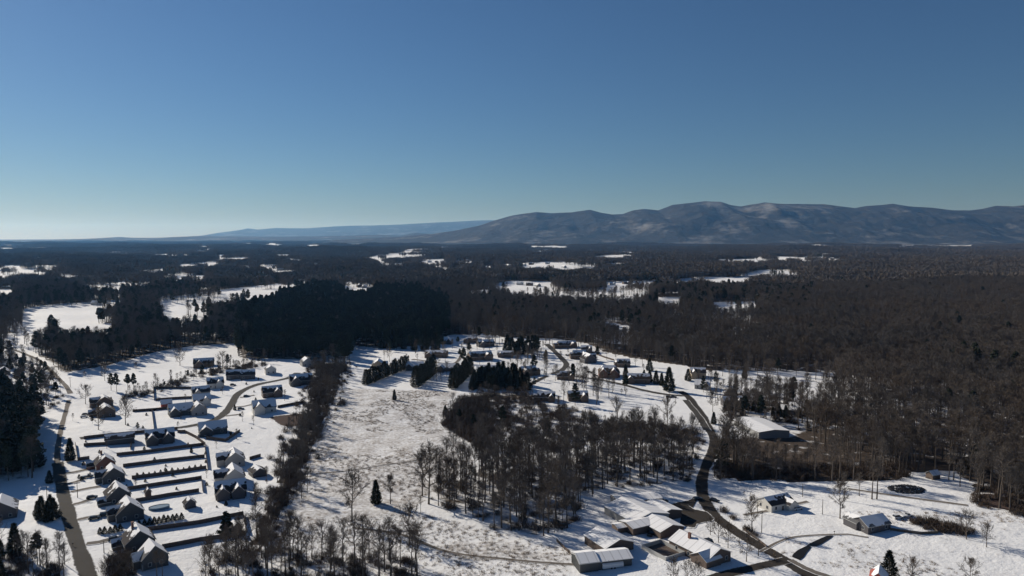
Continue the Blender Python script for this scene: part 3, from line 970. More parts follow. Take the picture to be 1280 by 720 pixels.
left_houses = [
    ("brown house with snowy gable among bare trees, rear of two by the left road", 130, 508, RW, 12, 12, 5.2, 4.2, 'brown', 'brown', [wf(12)], None),
    ("brown house with snowy gable among bare trees, front of two by the left road", 132, 520, RW, 13, 12, 5.2, 4.2, 'brown', 'brown', [gr(13, 12)], None),
    ("dark house with two front gables inside the large fenced yard", 200, 552, 30, 17, 12, 4.6, 4.6, 'grey', 'dark', [(-5, -5, 8, 7, 4.4, 3.2, 90), (4.5, -4.5, 7, 6, 4.4, 3.0, 90)], None),
    ("long grey house at the left bend of the curved street", 226, 518, 32, 17, 12, 4.8, 4.4, 'grey', 'grey', [(-5, -5, 8, 7, 4.4, 3.4, 90)], None),
    ("dark gabled house adjoining the long grey house", 248, 518, 122, 12, 11, 5.4, 4.6, 'pale', 'dark', [], None),
    ("white house with a dark roof, second up from the street bend", 252, 506, 30, 13, 11, 5.2, 4.4, 'white', 'mixed', [(3, -4.5, 7, 6, 5.0, 3.2, 90)], None),
    ("grey house with a pale snowy roof, third up from the street bend", 251, 495, 30, 14, 11, 5.0, 4.2, 'pale', 'dark', [(-3, -4.5, 7, 6, 4.6, 3.0, 90)], None),
    ("white house with a dark roof and one gable at the top of the street", 269, 484, 28, 14, 12, 5.2, 4.2, 'white', 'dark', [(3, -4.5, 7, 6, 5.0, 3.0, 90)], None),
    ("lone brown house at the edge of the upper snowfield", 255, 458, 20, 20, 13, 4.6, 4.8, 'brown', 'brown', [(-4, -5, 9, 8, 4.4, 3.8, 90)], None),
    ("long roofed house in front of the street bend with a wide dark shadow", 266, 541, 28, 18, 11, 4.6, 4.2, 'grey', 'grey', [(-5, -5, 8, 8, 4.2, 3.2, 90)], None),
    ("dark house left of a pair below the evergreen wood", 292, 473, 20, 13, 11, 4.8, 4.0, 'dark', 'dark', [], None),
    ("dark house right of a pair below the evergreen wood", 310, 473, 20, 13, 11, 4.8, 4.0, 'dark', 'dark', [], None),
    ("small white house in shade under the evergreen wood", 338, 467, 115, 10, 10, 5.4, 3.4, 'white', 'grey', [], None),
    ("blue grey house highest on the left street", 383, 457, 118, 13, 11, 5.2, 4.0, 'pale', 'grey', [], None),
    ("large grey gabled house below the highest house", 376, 480, 24, 20, 13, 5.0, 5.0, 'grey', 'dark', [(-5, -5, 9, 8, 4.8, 4.0, 90)], None),
    ("dark roofed house between two pale houses on the street", 340, 495, 26, 16, 12, 5.0, 4.4, 'brown', 'dark', [(4, -5, 8, 7, 4.8, 3.4, 90)], None),
    ("white house with twin gables beside the bare soil bank", 330, 515, 26, 17, 12, 5.4, 4.8, 'white', 'mixed', [(-4, -5, 8, 8, 5.4, 4.0, 90)], None),
    ("white house with a bright snowy gable, top of three above the hedgerow", 293, 580, 116, 13, 11, 5.0, 4.2, 'pale', 'mixed', [(0, 6, 8, 7, 5, 3.4, 90)], None),
    ("white house with a steep dark gable, middle of three above the hedgerow", 292, 602, 116, 13, 11, 5.0, 4.4, 'white', 'mixed', [(0, 6.5, 7, 7, 5, 3.4, 90)], None),
    ("dark house with two small front gables, lowest of three above the hedgerow", 288, 619, 26, 15, 11, 4.6, 4.0, 'dark', 'dark', [(-4, -4.6, 7, 6, 4.6, 2.8, 90), (3.5, -4.6, 7, 6, 4.6, 2.8, 90)], None),
    ("white roofed house at the left edge beside the pointed evergreen", 4, 469, 120, 12, 11, 4.6, 3.8, 'grey', 'grey', [], None),
    ("snowy roofed house at the left edge among bare trees", 6, 479, 120, 12, 11, 4.6, 3.8, 'brown', 'grey', [], None),
    ("snow ridged dark house below the two at the left edge", 18, 491, 120, 13, 11, 4.6, 3.8, 'dark', 'dark', [], None),
    ("blue shaded house at the left edge below the evergreens", 2, 645, 122, 14, 13, 5.0, 4.4, 'dark', 'grey', [], None),
]
for l, px, py, rot, L, W, h, rh, wa, ro, wi, ch in left_houses:
    k = .88
    wi = [(a * k, b_ * k, c * k, d * k, e * .80, f * k, g) for a, b_, c, d, e, f, g in wi]
    house(l, px, py, rot, L, W, h * .80, rh * .9, wa, ro, wi, None, group="houses of the left estate", scale=k)
mid_houses = [
    ("grey roofed house left of the first cypress row", 473, 460, 110, 15, 11, 4.2, 3.8, 'tan', 'grey', []),
    ("low grey house between the first two cypress rows", 519, 461, 10, 17, 10, 3.4, 3.4, 'grey', 'grey', []),
    ("low snowy roofed house between the second and third cypress rows", 559, 463, 6, 17, 10, 3.4, 3.2, 'dark', 'grey', []),
    ("brown roofed ranch house above the cypress rows", 546, 446, 8, 24, 11, 3.2, 3.4, 'brown', 'brown', []),
    ("grey hip roofed house at the wood edge", 557, 429, 8, 17, 12, 3.4, 4.0, 'grey', 'grey', []),
    ("grey house right of the hip roofed one at the wood edge", 589, 428, 4, 18, 10, 3.4, 3.2, 'brown', 'brown', []),
    ("dark house with a front gable against the wood left of the evergreens", 607, 433, 8, 20, 11, 4.0, 3.8, 'dark', 'dark', [(-4, -4.5, 7, 7, 3.8, 3.0, 90)]),
    ("dark brown house with twin roofs in the middle of the snow", 600, 449, 10, 25, 13, 3.6, 4.4, 'brown', 'brown', [(6, -5, 8, 8, 3.4, 3.6, 90)]),
    ("long low house with a snowy roof above the dark evergreens", 608, 465, 4, 19, 10, 3.4, 3.0, 'grey', 'grey', []),
    ("brown house under bare trees right of the dark evergreens", 660, 469, 20, 15, 11, 4.0, 4.0, 'brown', 'brown', []),
    ("dark low house in front of the evergreen clump", 632, 446, 6, 17, 10, 3.2, 3.0, 'brown', 'dark', []),
    ("brown house at the wood edge beside the short lane", 708, 434, 4, 22, 10, 3.4, 3.4, 'brown', 'brown', []),
    ("rear one of two dark houses beside the short lane", 724, 448, 15, 14, 11, 4.2, 4.2, 'brown', 'brown', []),
    ("front one of two dark houses beside the short lane", 735, 453, 100, 14, 12, 4.2, 4.8, 'dark', 'dark', []),
    ("dark house tucked into trees above the two dark houses", 733, 440, 6, 12, 10, 3.6, 3.4, 'dark', 'dark', []),
    ("large brown house with several gables above the lane", 761, 470, 4, 20, 14, 4.4, 5.0, 'brick', 'brown', [(-5, -6, 8, 7, 4.2, 3.8, 90), (4, -6, 8, 7, 4.2, 3.8, 90)]),
    ("brown house with a low wing beside the conifer clump", 798, 478, -8, 20, 11, 3.6, 4.0, 'brown', 'brown', [(-7, -3, 8, 7, 3.2, 3.0, 90)]),
    ("pale ended house under trees right of the two dark houses", 779, 458, 8, 13, 10, 3.6, 3.6, 'brown', 'dark', [(-6.4, 0, 5, 4, 3.2, 2, 90)]),
    ("small brown house left of the lane in bare trees", 709, 474, 12, 13, 9, 3.4, 3.4, 'brown', 'dark', []),
    ("small white roofed house right of the big conifer", 878, 485, -20, 13, 10, 3.6, 3.2, 'pale', 'metal', []),
    ("tan house with a white roof edge in the trees", 872, 471, -15, 14, 10, 4.4, 3.6, 'tan', 'dark', []),
    ("snow roofed house right of the winding road top", 915, 507, -12, 15, 10, 3.4, 3.4, 'dark', 'grey', []),
    ("blue grey roofed house among dark trees right of the white barn", 1007, 518, -25, 24, 13, 3.6, 4.0, 'dark', 'grey', []),
    ("brown house among the bare yard trees below the lane", 722, 500, 10, 16, 10, 3.4, 3.6, 'brown', 'brown', []),
    ("low dark house half hidden by the bare yard trees", 683, 500, 8, 14, 9, 3.2, 3.2, 'brown', 'dark', []),
]
r = random.Random(31)
for l, px, py, rot, L, W, h, rh, wa, ro, wi in mid_houses:
    rot += r.uniform(-14, 14)
    if not wi:
        sx = r.choice((-1, 1))
        wi = [(sx * L * .27, -W * .42, W * .75, L * .34, h - .2, rh * .8, 90)]
        if r.random() < .5: wi.append((-sx * L * .5, 0, L * .32, W * .7, h - .5, rh * .6, 0))
    L *= .9
    house(l, px, py, rot, L, W, h, rh, wa, ro, wi, None, fine=False, group="houses of the middle cluster", hip=4.0 if 'hip' in l or 'several gables' in l else 0)

# farm sheds, the white barn and the other outbuildings
FR = 118
house("white roofed barn with a narrower far end in the right woods", 951, 539, 101, 30, 20, 3.8, 1.0, 'pale', 'metal', [(17, 0, 7, 12, 3.2, .7, 0)], None, windows=False, name="barn", cat="barn")
house("long open shed behind the farm group", 795, 630, 14, 21, 10, 3.6, .8, 'pale', 'metal', [], None, windows=False, name="shed", cat="shed", group="farm sheds")
house("largest farm shed with broad twin snowy roofs", 795, 648, FR, 20, 19, 3.8, 2.2, 'pale', 'metal', [], None, windows=False, name="shed", cat="shed", group="farm sheds")
house("grey roofed farm shed beside the wet yard", 826, 644, FR, 13, 12, 3.4, 1.4, 'brown', 'metal', [], None, windows=False, name="shed", cat="shed", group="farm sheds")
house("dark fronted farm shed below the largest one", 800, 662, 28, 14, 9, 3.4, .9, 'brown', 'metal', [], None, windows=False, name="shed", cat="shed", group="farm sheds")
house("farm shed with a dark triangular gap in its snowy roof", 826, 664, FR, 14, 12, 3.4, 1.8, 'brown', 'metal', [], None, windows=False, name="shed", cat="shed", group="farm sheds")
house("small lean to shed at the left end of the farm group", 778, 663, 22, 7, 5, 2.4, .6, 'brown', 'metal', [], None, windows=False, name="shed", cat="shed", group="farm sheds")
house("gabled shed standing alone left of the farm group", 761, 683, FR, 14, 13, 3.2, 2.2, 'brown', 'metal', [], None, windows=False, name="shed", cat="shed", group="farm sheds")
house("long low shed with three roof sections at the bottom", 752, 705, 14, 20, 9, 3.2, 1.3, 'grey', 'metal', [(-6.5, 0, 7, 9.6, 3.5, 1.5, 0)], None, windows=False, name="shed", cat="shed", group="farm sheds")
house("farmhouse with a broad snowy roof and brick chimney at the bottom", 874, 693, FR + 4, 20, 11.5, 3.4, 2.6, 'brown', 'metal', [(-7, 4, 7.5, 7.5, 3.2, 2.0, 90)], (3.5, 1.6), fine=True, name="farmhouse", cat="house")
house("white cottage with a dark patch on its snowy roof in the right pasture", 969, 634, 25, 13.5, 9, 3.2, 2.4, 'white', 'dark', [(4, -4, 6, 5, 3.0, 1.8, 90)], None, name="cottage", cat="house")
house("low dark roofed house in the right pasture with a blue shadow", 1088, 660, 20, 12, 9, 3.0, 2.4, 'dark', 'grey', [(-4, 4, 7, 6, 2.8, 2.0, 90)], None, name="cottage", cat="house")
house("red shed with a snowy roof at the bottom edge", 1098, 731, 60, 7, 5, 3.2, 2.4, 'red', 'red', [], None, windows=False, name="shed", cat="shed")
house("white roofed garden shed between the fences", 237, 634, RW, 4, 4.5, 2.4, 2.0, 'dark', 'dark', [], None, windows=False, name="shed", cat="shed", group="garden sheds")
house("small playhouse shed in a narrow fenced garden", 185, 620, RW, 2.6, 2.4, 2.4, 1.4, 'brown', 'dark', [], None, windows=False, name="shed", cat="shed", group="garden sheds")
house("garden shed in the corner of the lowest fenced garden", 294, 665, RW, 4.5, 4, 2.4, 2.0, 'dark', 'dark', [], None, windows=False, name="shed", cat="shed", group="garden sheds")
house("dark red shed in the garden left of the grey house", 208, 508, 30, 7, 5, 2.6, 2.4, 'red', 'red', [], None, windows=False, name="shed", cat="shed", group="garden sheds")
house("dark garden shed beside the hedgerow houses", 322, 594, RW, 8, 7, 2.6, 2.0, 'dark', 'dark', [], None, windows=False, name="shed", cat="shed", group="garden sheds")
house("small hut at the far edge of the right pasture", 1166, 598, 20, 5, 4, 2.6, 1.4, 'brown', 'metal', [], None, windows=False, name="shed", cat="shed")
house("long dark shed with a thin snowy roof in the fenced yard", 150, 553, 28, 15, 9, 3.2, 2.2, 'dark', 'dark', [], None, windows=False, name="shed", cat="shed", group="garden sheds")

# farmhouse terrace wall
x, y, z = G(829, 690)
b = MB(); rz = R(FR + 4)
b.box(-6.5, -6.2, -5, 5, -.3, 1.6); b.box(6.2, 6.5, -5, 5, -.3, 1.6); b.box(-6.197, 6.197, -5, -4.7, -.3, 1.6); b.box(-6.197, 6.197, 4.7, 5, -.3, 1.6)
o = link("terrace_wall", b.mesh("terrace_wall", [M['trim']]), None, (x, y, z), rz)
b = MB(); b.box(-6.19, 6.19, -4.69, 4.69, -.2, .12)
link("terrace_floor", b.mesh("terrace_floor", [M['brown_wall']]), o)
tag(o, "white walled terrace enclosing a dark yard beside the farmhouse", "wall")

# ------------------------------------------------------------------ far houses among the woods
FAR = [(322, 334), (330, 343), (338, 345), (350, 338), (327, 345), (530, 326), (537, 330), (545, 328), (553, 331), (575, 329), (583, 330), (605, 337), (616, 335), (626, 334), (635, 333),
       (655, 333), (664, 331), (673, 335), (684, 330), (694, 335), (705, 332), (716, 335), (728, 334), (742, 336), (660, 306), (770, 316), (780, 317), (650, 356), (662, 357), (672, 358),
       (765, 356), (782, 355), (800, 357), (820, 355), (838, 354), (1150, 305), (1160, 304), (1170, 306), (1180, 303), (1190, 306), (1205, 305), (1215, 306), (970, 325), (985, 324), (1000, 327),
       (1020, 326), (1040, 327), (700, 400), (712, 404), (724, 409), (738, 408), (752, 410), (766, 412), (690, 398), (121, 381), (127, 379), (148, 352), (172, 354), (449, 359), (455, 360), (740, 399)]


def far_zone(px, py):
    if py > 395: return "dark roofed house half buried in the woods above the middle houses", "houses in the woods above the middle cluster"
    if py > 350 and px > 600: return "little house beside the long white field beyond the woods", "houses beside the long white field"
    if px < 480: return "tiny house on the far left snowfields", "houses on the far left fields"
    if px > 1100: return "tiny white house in the far right clearing below the mountains", "houses in the far right clearing"
    if px > 900: return "tiny house in the woods below the right mountains", "houses in the distant right woods"
    return "tiny snow roofed house in the distant central woods", "houses in the distant central woods"


protoF = {}
for i, (px, py) in enumerate(FAR):
    lab, grp = far_zone(px, py)
    k = i % 3
    if k not in protoF:
        o = house(lab, px, py, 0, 16, 10, 4.0, 3.6, ['white', 'brown', 'pale'][k], ['grey', 'dark', 'metal'][k], [(4, -4, 6, 6, 3.6, 3, 90)], None, windows=False, name="far_house", group=grp)
        protoF[k] = o
    else:
        s = protoF[k]; o = s.copy(); COL.objects.link(o)
        for ch in s.children:
            c = ch.copy(); COL.objects.link(c); c.parent = o
        o["label"] = lab; o["group"] = grp
    x, y, z = G(px, py)
    o.location = (x, y, z); o.rotation_euler = (0, 0, R(random.choice([10, 20, 100, 115, -10])))
    s = 1.0 if y < 2500 else 1.25
    o.scale = (s, s, s)


# ------------------------------------------------------------------ fences, walls
def fence(pxs, label, h=1.85, mat='fence', name="fence", group="board fences of the gardens", cat="fence"):
    P = [np.array(G(*p)[:2]) for p in pxs]
    b = MB()
    o0 = P[0]
    z0 = float(terrain(*o0))
    for a, c in zip(P[:-1], P[1:]):
        L = np.linalg.norm(c - a); n = max(1, int(L / 2.4)); d = (c - a) / L; nn = np.array([-d[1], d[0]])
        for k in range(n):
            p = a + d * L * k / n; q = a + d * L * (k + 1) / n - d * .02
            za, zb = float(terrain(*p)) - z0, float(terrain(*q)) - z0
            vs = []
            for (pt, zz) in ((p, za), (q, zb)):
                for s in (-.04, .04):
                    w = pt + nn * s - o0
                    vs += [(w[0], w[1], zz - .2), (w[0], w[1], zz + h)]
            b.add(vs, [(0, 1, 5, 4), (2, 6, 7, 3), (1, 3, 7, 5), (0, 4, 6, 2), (0, 2, 3, 1), (4, 5, 7, 6)])
            w = p - o0
            b.box(-.07, .07, -.07, .07, za - .2, za + h + .12, at=(w[0] - nn[0] * .115, w[1] - nn[1] * .115, 0))
    o = link(name, b.mesh(name, [M[mat]]), None, (o0[0], o0[1], z0))
    return tag(o, label, cat, group)


FENCES = [
    ([(97, 576), (94, 556)], "short dark fence beside the pointed conifer at the road"),
    ([(97, 576), (112, 574)], "fence running from the conifer corner to the brick house"),
    ([(146, 570), (200, 564), (255, 557)], "long dark fence along the bottom of the big yard"),
    ([(163, 562), (165, 551)], "cross fence dividing the big yard"),
    ([(105, 558), (140, 556)], "fence behind the long dark shed"),
    ([(231, 541), (245, 548), (257, 557)], "brown fence running diagonally down from the street bend"),
    ([(154, 584), (200, 578), (256, 572)], "long fence below the littered garden"),
    ([(165, 599), (205, 594), (258, 586)], "long fence lined with tiny bushes"),
    ([(256, 557), (258, 572), (260, 587)], "end fence closing the upper long gardens"),
    ([(159, 613), (205, 606), (252, 599)], "long fence above the garden with the playhouse"),
    ([(252, 599), (254, 616)], "end fence beside the green garden corner"),
    ([(170, 628), (210, 621), (249, 615)], "long fence above the oval pool"),
    ([(185, 664), (250, 655), (304, 644)], "long fence along the row of ten cone shrubs"),
    ([(304, 644), (309, 668)], "end fence of the lowest garden"),
    ([(203, 686), (250, 677), (307, 669)], "lowest long fence beside the last house"),
    ([(192, 486), (220, 486), (246, 486)], "upper garden fence below the shrub hedge"),
    ([(195, 501), (220, 499), (240, 498)], "fence behind the dark red shed"),
    ([(166, 515), (195, 513), (216, 511)], "fence below the dark red shed"),
    ([(192, 486), (193, 501)], "end fence of the upper garden"),
    ([(190, 514), (193, 537)], "cross fence running down to the street"),
    ([(347, 510), (380, 504)], "fence behind the white twin gabled house"),
    ([(105, 549), (160, 543), (222, 537)], "fence following the street past the big yard"),
    ([(258, 549), (282, 552), (300, 540)], "low dark wall fence around the long roofed house"),
    ([(222, 541), (231, 541)], "short fence beside the house with two front gables"),
    ([(312, 575), (326, 571)], "dark fence behind the white gabled house by the hedgerow"),
]
for p, l in FENCES: fence(p, l)
fence([(737, 440), (755, 447), (768, 451)], "rail fence above the large brown gabled house", 1.6, group=None)
fence([(930, 663), (945, 674), (958, 684)], "low dark roadside wall beside the pole", .9, group=None)
fence([(1113, 663), (1150, 668), (1172, 667), (1164, 659)], "pale wire fence around the paddock by the brush", 1.1, 'pole', group=None)
fence([(696, 677), (706, 687), (716, 695)], "old fence beside the lone gabled shed", 1.2, group=None)


# ------------------------------------------------------------------ vehicles
def wheel_mesh(r, w):
    b = MB(); b.tube((0, -w / 2, 0), (0, w / 2, 0), r, r, 12, 0, True); return b.mesh("wheel_mesh", [M['tyre']])


WHEEL = wheel_mesh(.34, .24)
HEAD = unit_box("headlight_mesh", .06, .35, .16, M['lamp'])


def car(px, py, rot, label, paint='dark', kind='car', cat="car", group="parked cars"):
    x, y, z = G(px, py)
    o = thing("pickup_truck" if kind == 'truck' else "parked_car", (x, y, z + .05), label, cat, group, R(rot))
    b = MB(); L, W = (5.4, 1.95) if kind == 'truck' else (4.6, 1.85)
    l = L / 2; w = W / 2
    prof = [(-l, .35), (-l, .8), (-l + .15, .95), (l - 1.35, 1.0), (l - .15, .85), (l, .65), (l, .35)]
    n = len(prof)
    vs = [(p[0], -w, p[1]) for p in prof] + [(p[0], w, p[1]) for p in prof]
    b.add(vs, [tuple(range(n)), tuple(range(2 * n - 1, n - 1, -1))] + [(i, n + i, n + (i + 1) % n, (i + 1) % n) for i in range(n)])
    link("body", b.mesh("body", [M['car_' + paint]]), o)
    c = MB()
    x0, x1 = (-.1, l - 1.3) if kind == 'truck' else (-l + .25, l - 1.2)
    H = 1.75 if kind != 'car' else 1.5
    vs = [(x0, -w + .06, .96), (x1, -w + .06, .99), (x1, w - .06, .99), (x0, w - .06, .96), (x0 + .35, -w + .25, H - .06), (x1 - .75, -w + .25, H - .06), (x1 - .75, w - .25, H - .06), (x0 + .35, w - .25, H - .06)]
    c.add(vs, [(4, 5, 6, 7), (0, 1, 5, 4), (1, 2, 6, 5), (2, 3, 7, 6), (3, 0, 4, 7)])
    link("window_glass", c.mesh("window_glass", [M['glass']]), o)
    d = MB(); d.box(x0 + .33, x1 - .72, -w + .23, w - .23, H - .055, H)
    link("car_roof", d.mesh("car_roof", [M['car_' + paint]]), o)
    for sx in (-1, 1):
        for sy in (-1, 1):
            q = bpy.data.objects.new("wheel", WHEEL); COL.objects.link(q); q.parent = o; q.location = (sx * l * .62, sy * (w - .1), .34)
    for sy in (-1, 1):
        q = bpy.data.objects.new("headlight", HEAD); COL.objects.link(q); q.parent = o; q.location = (l + .01, sy * w * .68, .62)
    return o


car(109, 597, 30, "dark pickup on the second roadside driveway", 'dark', 'truck', "pickup")
car(115, 623, 30, "dark car at the end of the fourth driveway along the road", 'dark')
car(118, 649, 30, "dark car nearer the road on the driveway with two cars", 'dark')
car(131, 645, 30, "dark car nearer the house on the driveway with two cars", 'dark', 'suv')
car(143, 675, 30, "dark car parked beside the house below the cone shrubs", 'dark')
car(308, 496, 20, "dark car on the driveway inside the street curve", 'dark')
car(291, 482, 20, "dark car outside the white house at the top of the street", 'dark', 'suv')
car(301, 512, 20, "dark car parked at the street bend", 'dark')
car(257, 540, 40, "dark car at the side of the long roofed house", 'dark')
car(252, 546, 20, "grey car below the street bend", 'silver', 'suv')
car(107, 519, 25, "dark car beside the two brown houses", 'dark')
car(105, 522, 25, "white car in front of the two brown houses", 'white')
car(997, 637, 20, "white car parked beside the white cottage", 'white')
car(836, 497, -10, "dark car left of two on the white field by the lane", 'dark')
car(842, 497, -10, "dark car right of two on the white field by the lane", 'dark', 'suv')
car(1122, 648, 15, "white van parked left of the brush strip", 'white', 'suv')
car(1133, 646, 15, "white pickup parked at the brush strip end", 'white', 'truck', "pickup")
car(822, 628, 20, "dark pickup behind the farm sheds", 'dark', 'truck', "pickup")
car(829, 628, 20, "dark car behind the farm sheds next to the pickup", 'dark')
car(885, 678, 118, "dark car between the farmhouse and the orchard trees", 'dark', 'suv')
car(814, 669, 60, "dark truck standing in front of the farm sheds", 'dark', 'truck', "truck")
car(872, 625, 10, "dark car at the edge of the wet yard", 'dark')
car(893, 627, -40, "dark car beside the winding road above the orchard", 'dark')
car(737, 466, 5, "dark car left of the large brown gabled house", 'dark', 'suv')
car(744, 470, 5, "dark car in front of the large brown gabled house", 'dark')
for i, px in enumerate((708, 711.5, 715)):
    car(px, 444.5, 95, "dark car in the row parked beside the short lane", 'dark')


# trailer beside the long shed
x, y, z = G(765, 709.5)
o = thing("travel_trailer", (x, y, z), "white travel trailer parked against the long low shed", "trailer", None, R(14))
b = MB(); vs = []
for k in range(9):
    t = math.pi * k / 8
    vs.append((math.cos(t) * 1.25, 1.3 + math.sin(t) * 1.1))
vs = [(1.25, .5)] + vs + [(-1.25, .5)]
n = len(vs)
b.add([(-4, a, c) for a, c in vs] + [(4, a, c) for a, c in vs], [tuple(range(n - 1, -1, -1)), tuple(range(n, 2 * n))] + [(i, (i + 1) % n, n + (i + 1) % n, n + i) for i in range(n)])
link("body", b.mesh("body", [M['car_white']]), o)
for sx in (-.6, .6):
    for sy in (-1.15, 1.15):
        q = bpy.data.objects.new("wheel", WHEEL); COL.objects.link(q); q.parent = o; q.location = (sx, sy, .34)
b = MB(); b.box(4.0, 5.3, -.06, .06, .45, .57); link("tow_bar", b.mesh("tow_bar", [M['steel']]), o)


# ------------------------------------------------------------------ poles
def pole(px, yb, yt, label, arm=True, name="utility_pole", cat="utility pole"):
    x, y, H = treeH(px, yb, yt)
    o = thing(name, (x, y, float(terrain(x, y))), label, cat, None, R(40))
    b = MB(); b.tube((0, 0, -.6), (0, 0, H), .17, .11, 8, 0, True); link("pole", b.mesh("pole", [M['pole']]), o)
    if arm:
        c = MB(); c.box(-1.2, 1.2, .12, .24, H - 1.0, H - .82)
        for k in (-1.05, -.5, .5, 1.05): c.tube((k, .18, H - .82), (k, .18, H - .6), .05, .04, 6, 0, True)
        link("crossarm", c.mesh("crossarm", [M['pole']]), o)


pole(97, 622, 602, "thin pole in front of the third roadside house")
pole(130, 691, 676, "thin pole below the driveway of the house under the cone shrubs")
pole(81, 706, 678, "tall pole left of the grey road near the bottom edge")
pole(88, 484, 471, "pole at the road corner in the upper left snowfield")
pole(952, 666, 639, "pole with a crossarm beside the winding road")
pole(948, 695, 673, "pole standing in front of the road junction")
pole(1028, 643, 624, "thin pole in the open pasture right of the cottage", False)
pole(1003, 621, 605, "pole behind the white cottage", False)
pole(947, 641, 622, "thin pole left of the white cottage", False)
pole(59, 628, 608, "thin pole behind the dark cedar clump", False)

# pools, rubble mound, small clutter
x, y, z = G(199, 636)
o = thing("garden_pool", (x, y, z), "oval blue garden pool with snow on its cover behind a roadside house", "pool", None, R(28))
b = MB(); nn = 28
ring = [(4.2 * math.cos(2 * math.pi * k / nn), 2.6 * math.sin(2 * math.pi * k / nn)) for k in range(nn)]
b.add([(a, c, -.1) for a, c in ring] + [(a, c, 1.2) for a, c in ring], [(k, (k + 1) % nn, nn + (k + 1) % nn, nn + k) for k in range(nn)])
link("pool_wall", b.mesh("pool_wall", [M['pool']]), o)
b = MB(); b.add([(a * .97, c * .97, 1.0) for a, c in ring], [tuple(range(nn))]); link("pool_cover", b.mesh("pool_cover", [M['pool']]), o)

x, y, z = G(1134, 612)
b = MB(); r = random.Random(5)
for k in range(900):
    a = r.uniform(0, 6.28); q = math.sqrt(r.random())
    cx, cy = 8.5 * q * math.cos(a), 6.0 * q * math.sin(a)
    s = r.uniform(.2, .6); hz = (1 - q * q) * 1.3
    b.box(-s, s, -s * .7, s * .7, hz - .9, hz + s * r.uniform(.3, .9), 0 if r.random() < .93 else 1, r.uniform(0, 3), (cx, cy, 0), .6)
o = link("rubble_mound", b.mesh("rubble_mound", [M['rubble'], M['snow']]), None, (x, y, z))
tag(o, "dark oval mound of rubble in the snow at the right wood edge", "rubble mound")

# hand cart like fire hydrant / mailbox posts at the roadside
for px, py, l in ((91, 683, "dark mailbox post on the left verge of the grey road"), (1043, 668, "small post at the creek end"), (930, 618, "dark post at the wood edge behind the cottage")):
    x, y, z = G(px, py)
    o = thing("mailbox", (x, y, z), l, "mailbox", None, R(30))
    b = MB(); b.box(-.06, .06, -.06, .06, -.2, 1.1); link("post", b.mesh("post", [M['pole']]), o)
    b = MB(); b.box(-.3, .3, -.14, .14, 1.102, 1.4); link("box", b.mesh("box", [M['car_dark']]), o)

# ------------------------------------------------------------------ named single trees
NB = [0]   # how many individual bare trees and evergreens exist so far
NE = [0]


def one_bare(px, yb, yt, label, form=0, spread=False, group=None, name="bare_tree"):
    x, y, H = treeH(px, yb, yt)
    plant(name, (SPREAD[form] if spread else BARE[form] if 'thin' in label or 'trunk' in label else OPEN[form % 4]), x, y, H, label, "tree", group); NB[0] += 1


def one_ever(px, yb, yt, label, fam, form=0, group=None, name="evergreen_tree", cat="tree"):
    x, y, H = treeH(px, yb, yt)
    plant(name, fam[form], x, y, H, label, cat, group); NE[0] += 1


one_bare(440, 652, 588, "tall wide bare tree left of the small cedar in the field", 0)
one_bare(512, 682, 633, "bare tree with low spreading boughs and a long shadow on the lower field", 2, True)
one_bare(488, 630, 592, "slender bare tree right of the small cedar", 3)
one_bare(536, 630, 556, "tallest bare tree at the left end of the middle wood", 4)
one_bare(528, 620, 562, "bare tree just behind the tallest one at the wood end", 1)
one_bare(548, 632, 594, "small bare tree right of the tallest one", 5)
one_bare(562, 624, 570, "slim bare pair tree at the left of the middle wood", 3)
one_bare(526, 641, 618, "low thin bare tree in front of the wood end", 5)
one_bare(377, 623, 588, "bare tree left of two at the hedgerow foot", 2)
one_bare(384, 616, 582, "bare tree right of two at the hedgerow foot", 4)
one_bare(834, 529, 497, "large round crowned bare tree on the white field below the lane", 0, True)
one_bare(1050, 648, 601, "large bare tree standing alone in the right pasture", 0)
one_bare(1055, 626, 590, "thin bare tree behind the lone pasture tree", 4)
one_bare(1074, 620, 590, "small bare tree left of the two tall trunks", 5)
one_bare(1090, 624, 572, "left one of two tall thin trunks in the right pasture", 3)
one_bare(1096, 624, 570, "right one of two tall thin trunks in the right pasture", 1)
one_bare(940, 664, 620, "bare tree beside the pole and the winding road", 6)
one_bare(888, 669, 646, "first orchard tree from the wet yard", 0, True)
one_bare(898, 678, 650, "second orchard tree from the wet yard", 1, True)
one_bare(910, 685, 656, "third orchard tree from the wet yard", 2, True)
one_bare(933, 702, 668, "broad bare tree nearest the road junction", 3, True)
one_bare(1208, 674, 640, "round headed bare tree at the end of the brush strip", 1, True)
one_bare(1233, 684, 656, "smaller round headed bare tree right of the brush strip", 2, True)
one_bare(1140, 730, 698, "bushy bare tree beside the big dark cedar at the bottom", 0, True)
one_bare(1212, 732, 699, "dome shaped bare tree at the bottom right", 3, True)
one_bare(225, 457, 434, "wide spreading oak in the upper left snowfield", 0, True)
one_bare(278, 461, 441, "bare oak right of the lone brown house", 1, True)
one_bare(131, 476, 457, "bare tree at the wood edge in the upper left snowfield", 2, True)
one_bare(170, 463, 453, "small bare tree in the middle of the upper left snowfield", 3, True)
one_bare(106, 472, 464, "tiny bare tree near the road corner snowfield", 0, True)
one_bare(123, 537, 509, "broad dark bare tree in the garden by the left road", 1, True)
one_bare(157, 531, 499, "broad dark bare tree right of the two brown houses", 2, True)
one_bare(107, 505, 482, "bare tree left of the two brown houses", 3, True)
one_bare(263, 713, 672, "bare tree below the lowest long fence", 6)
one_bare(281, 698, 666, "bare tree right of the one below the lowest fence", 2)
one_bare(291, 706, 668, "bare tree leaning at the hedgerow end of the lowest garden", 8)
one_bare(196, 722, 686, "thin trunk before the bottom grey house, left one", 3)
one_bare(203, 722, 688, "thin trunk before the bottom grey house, right one", 1)
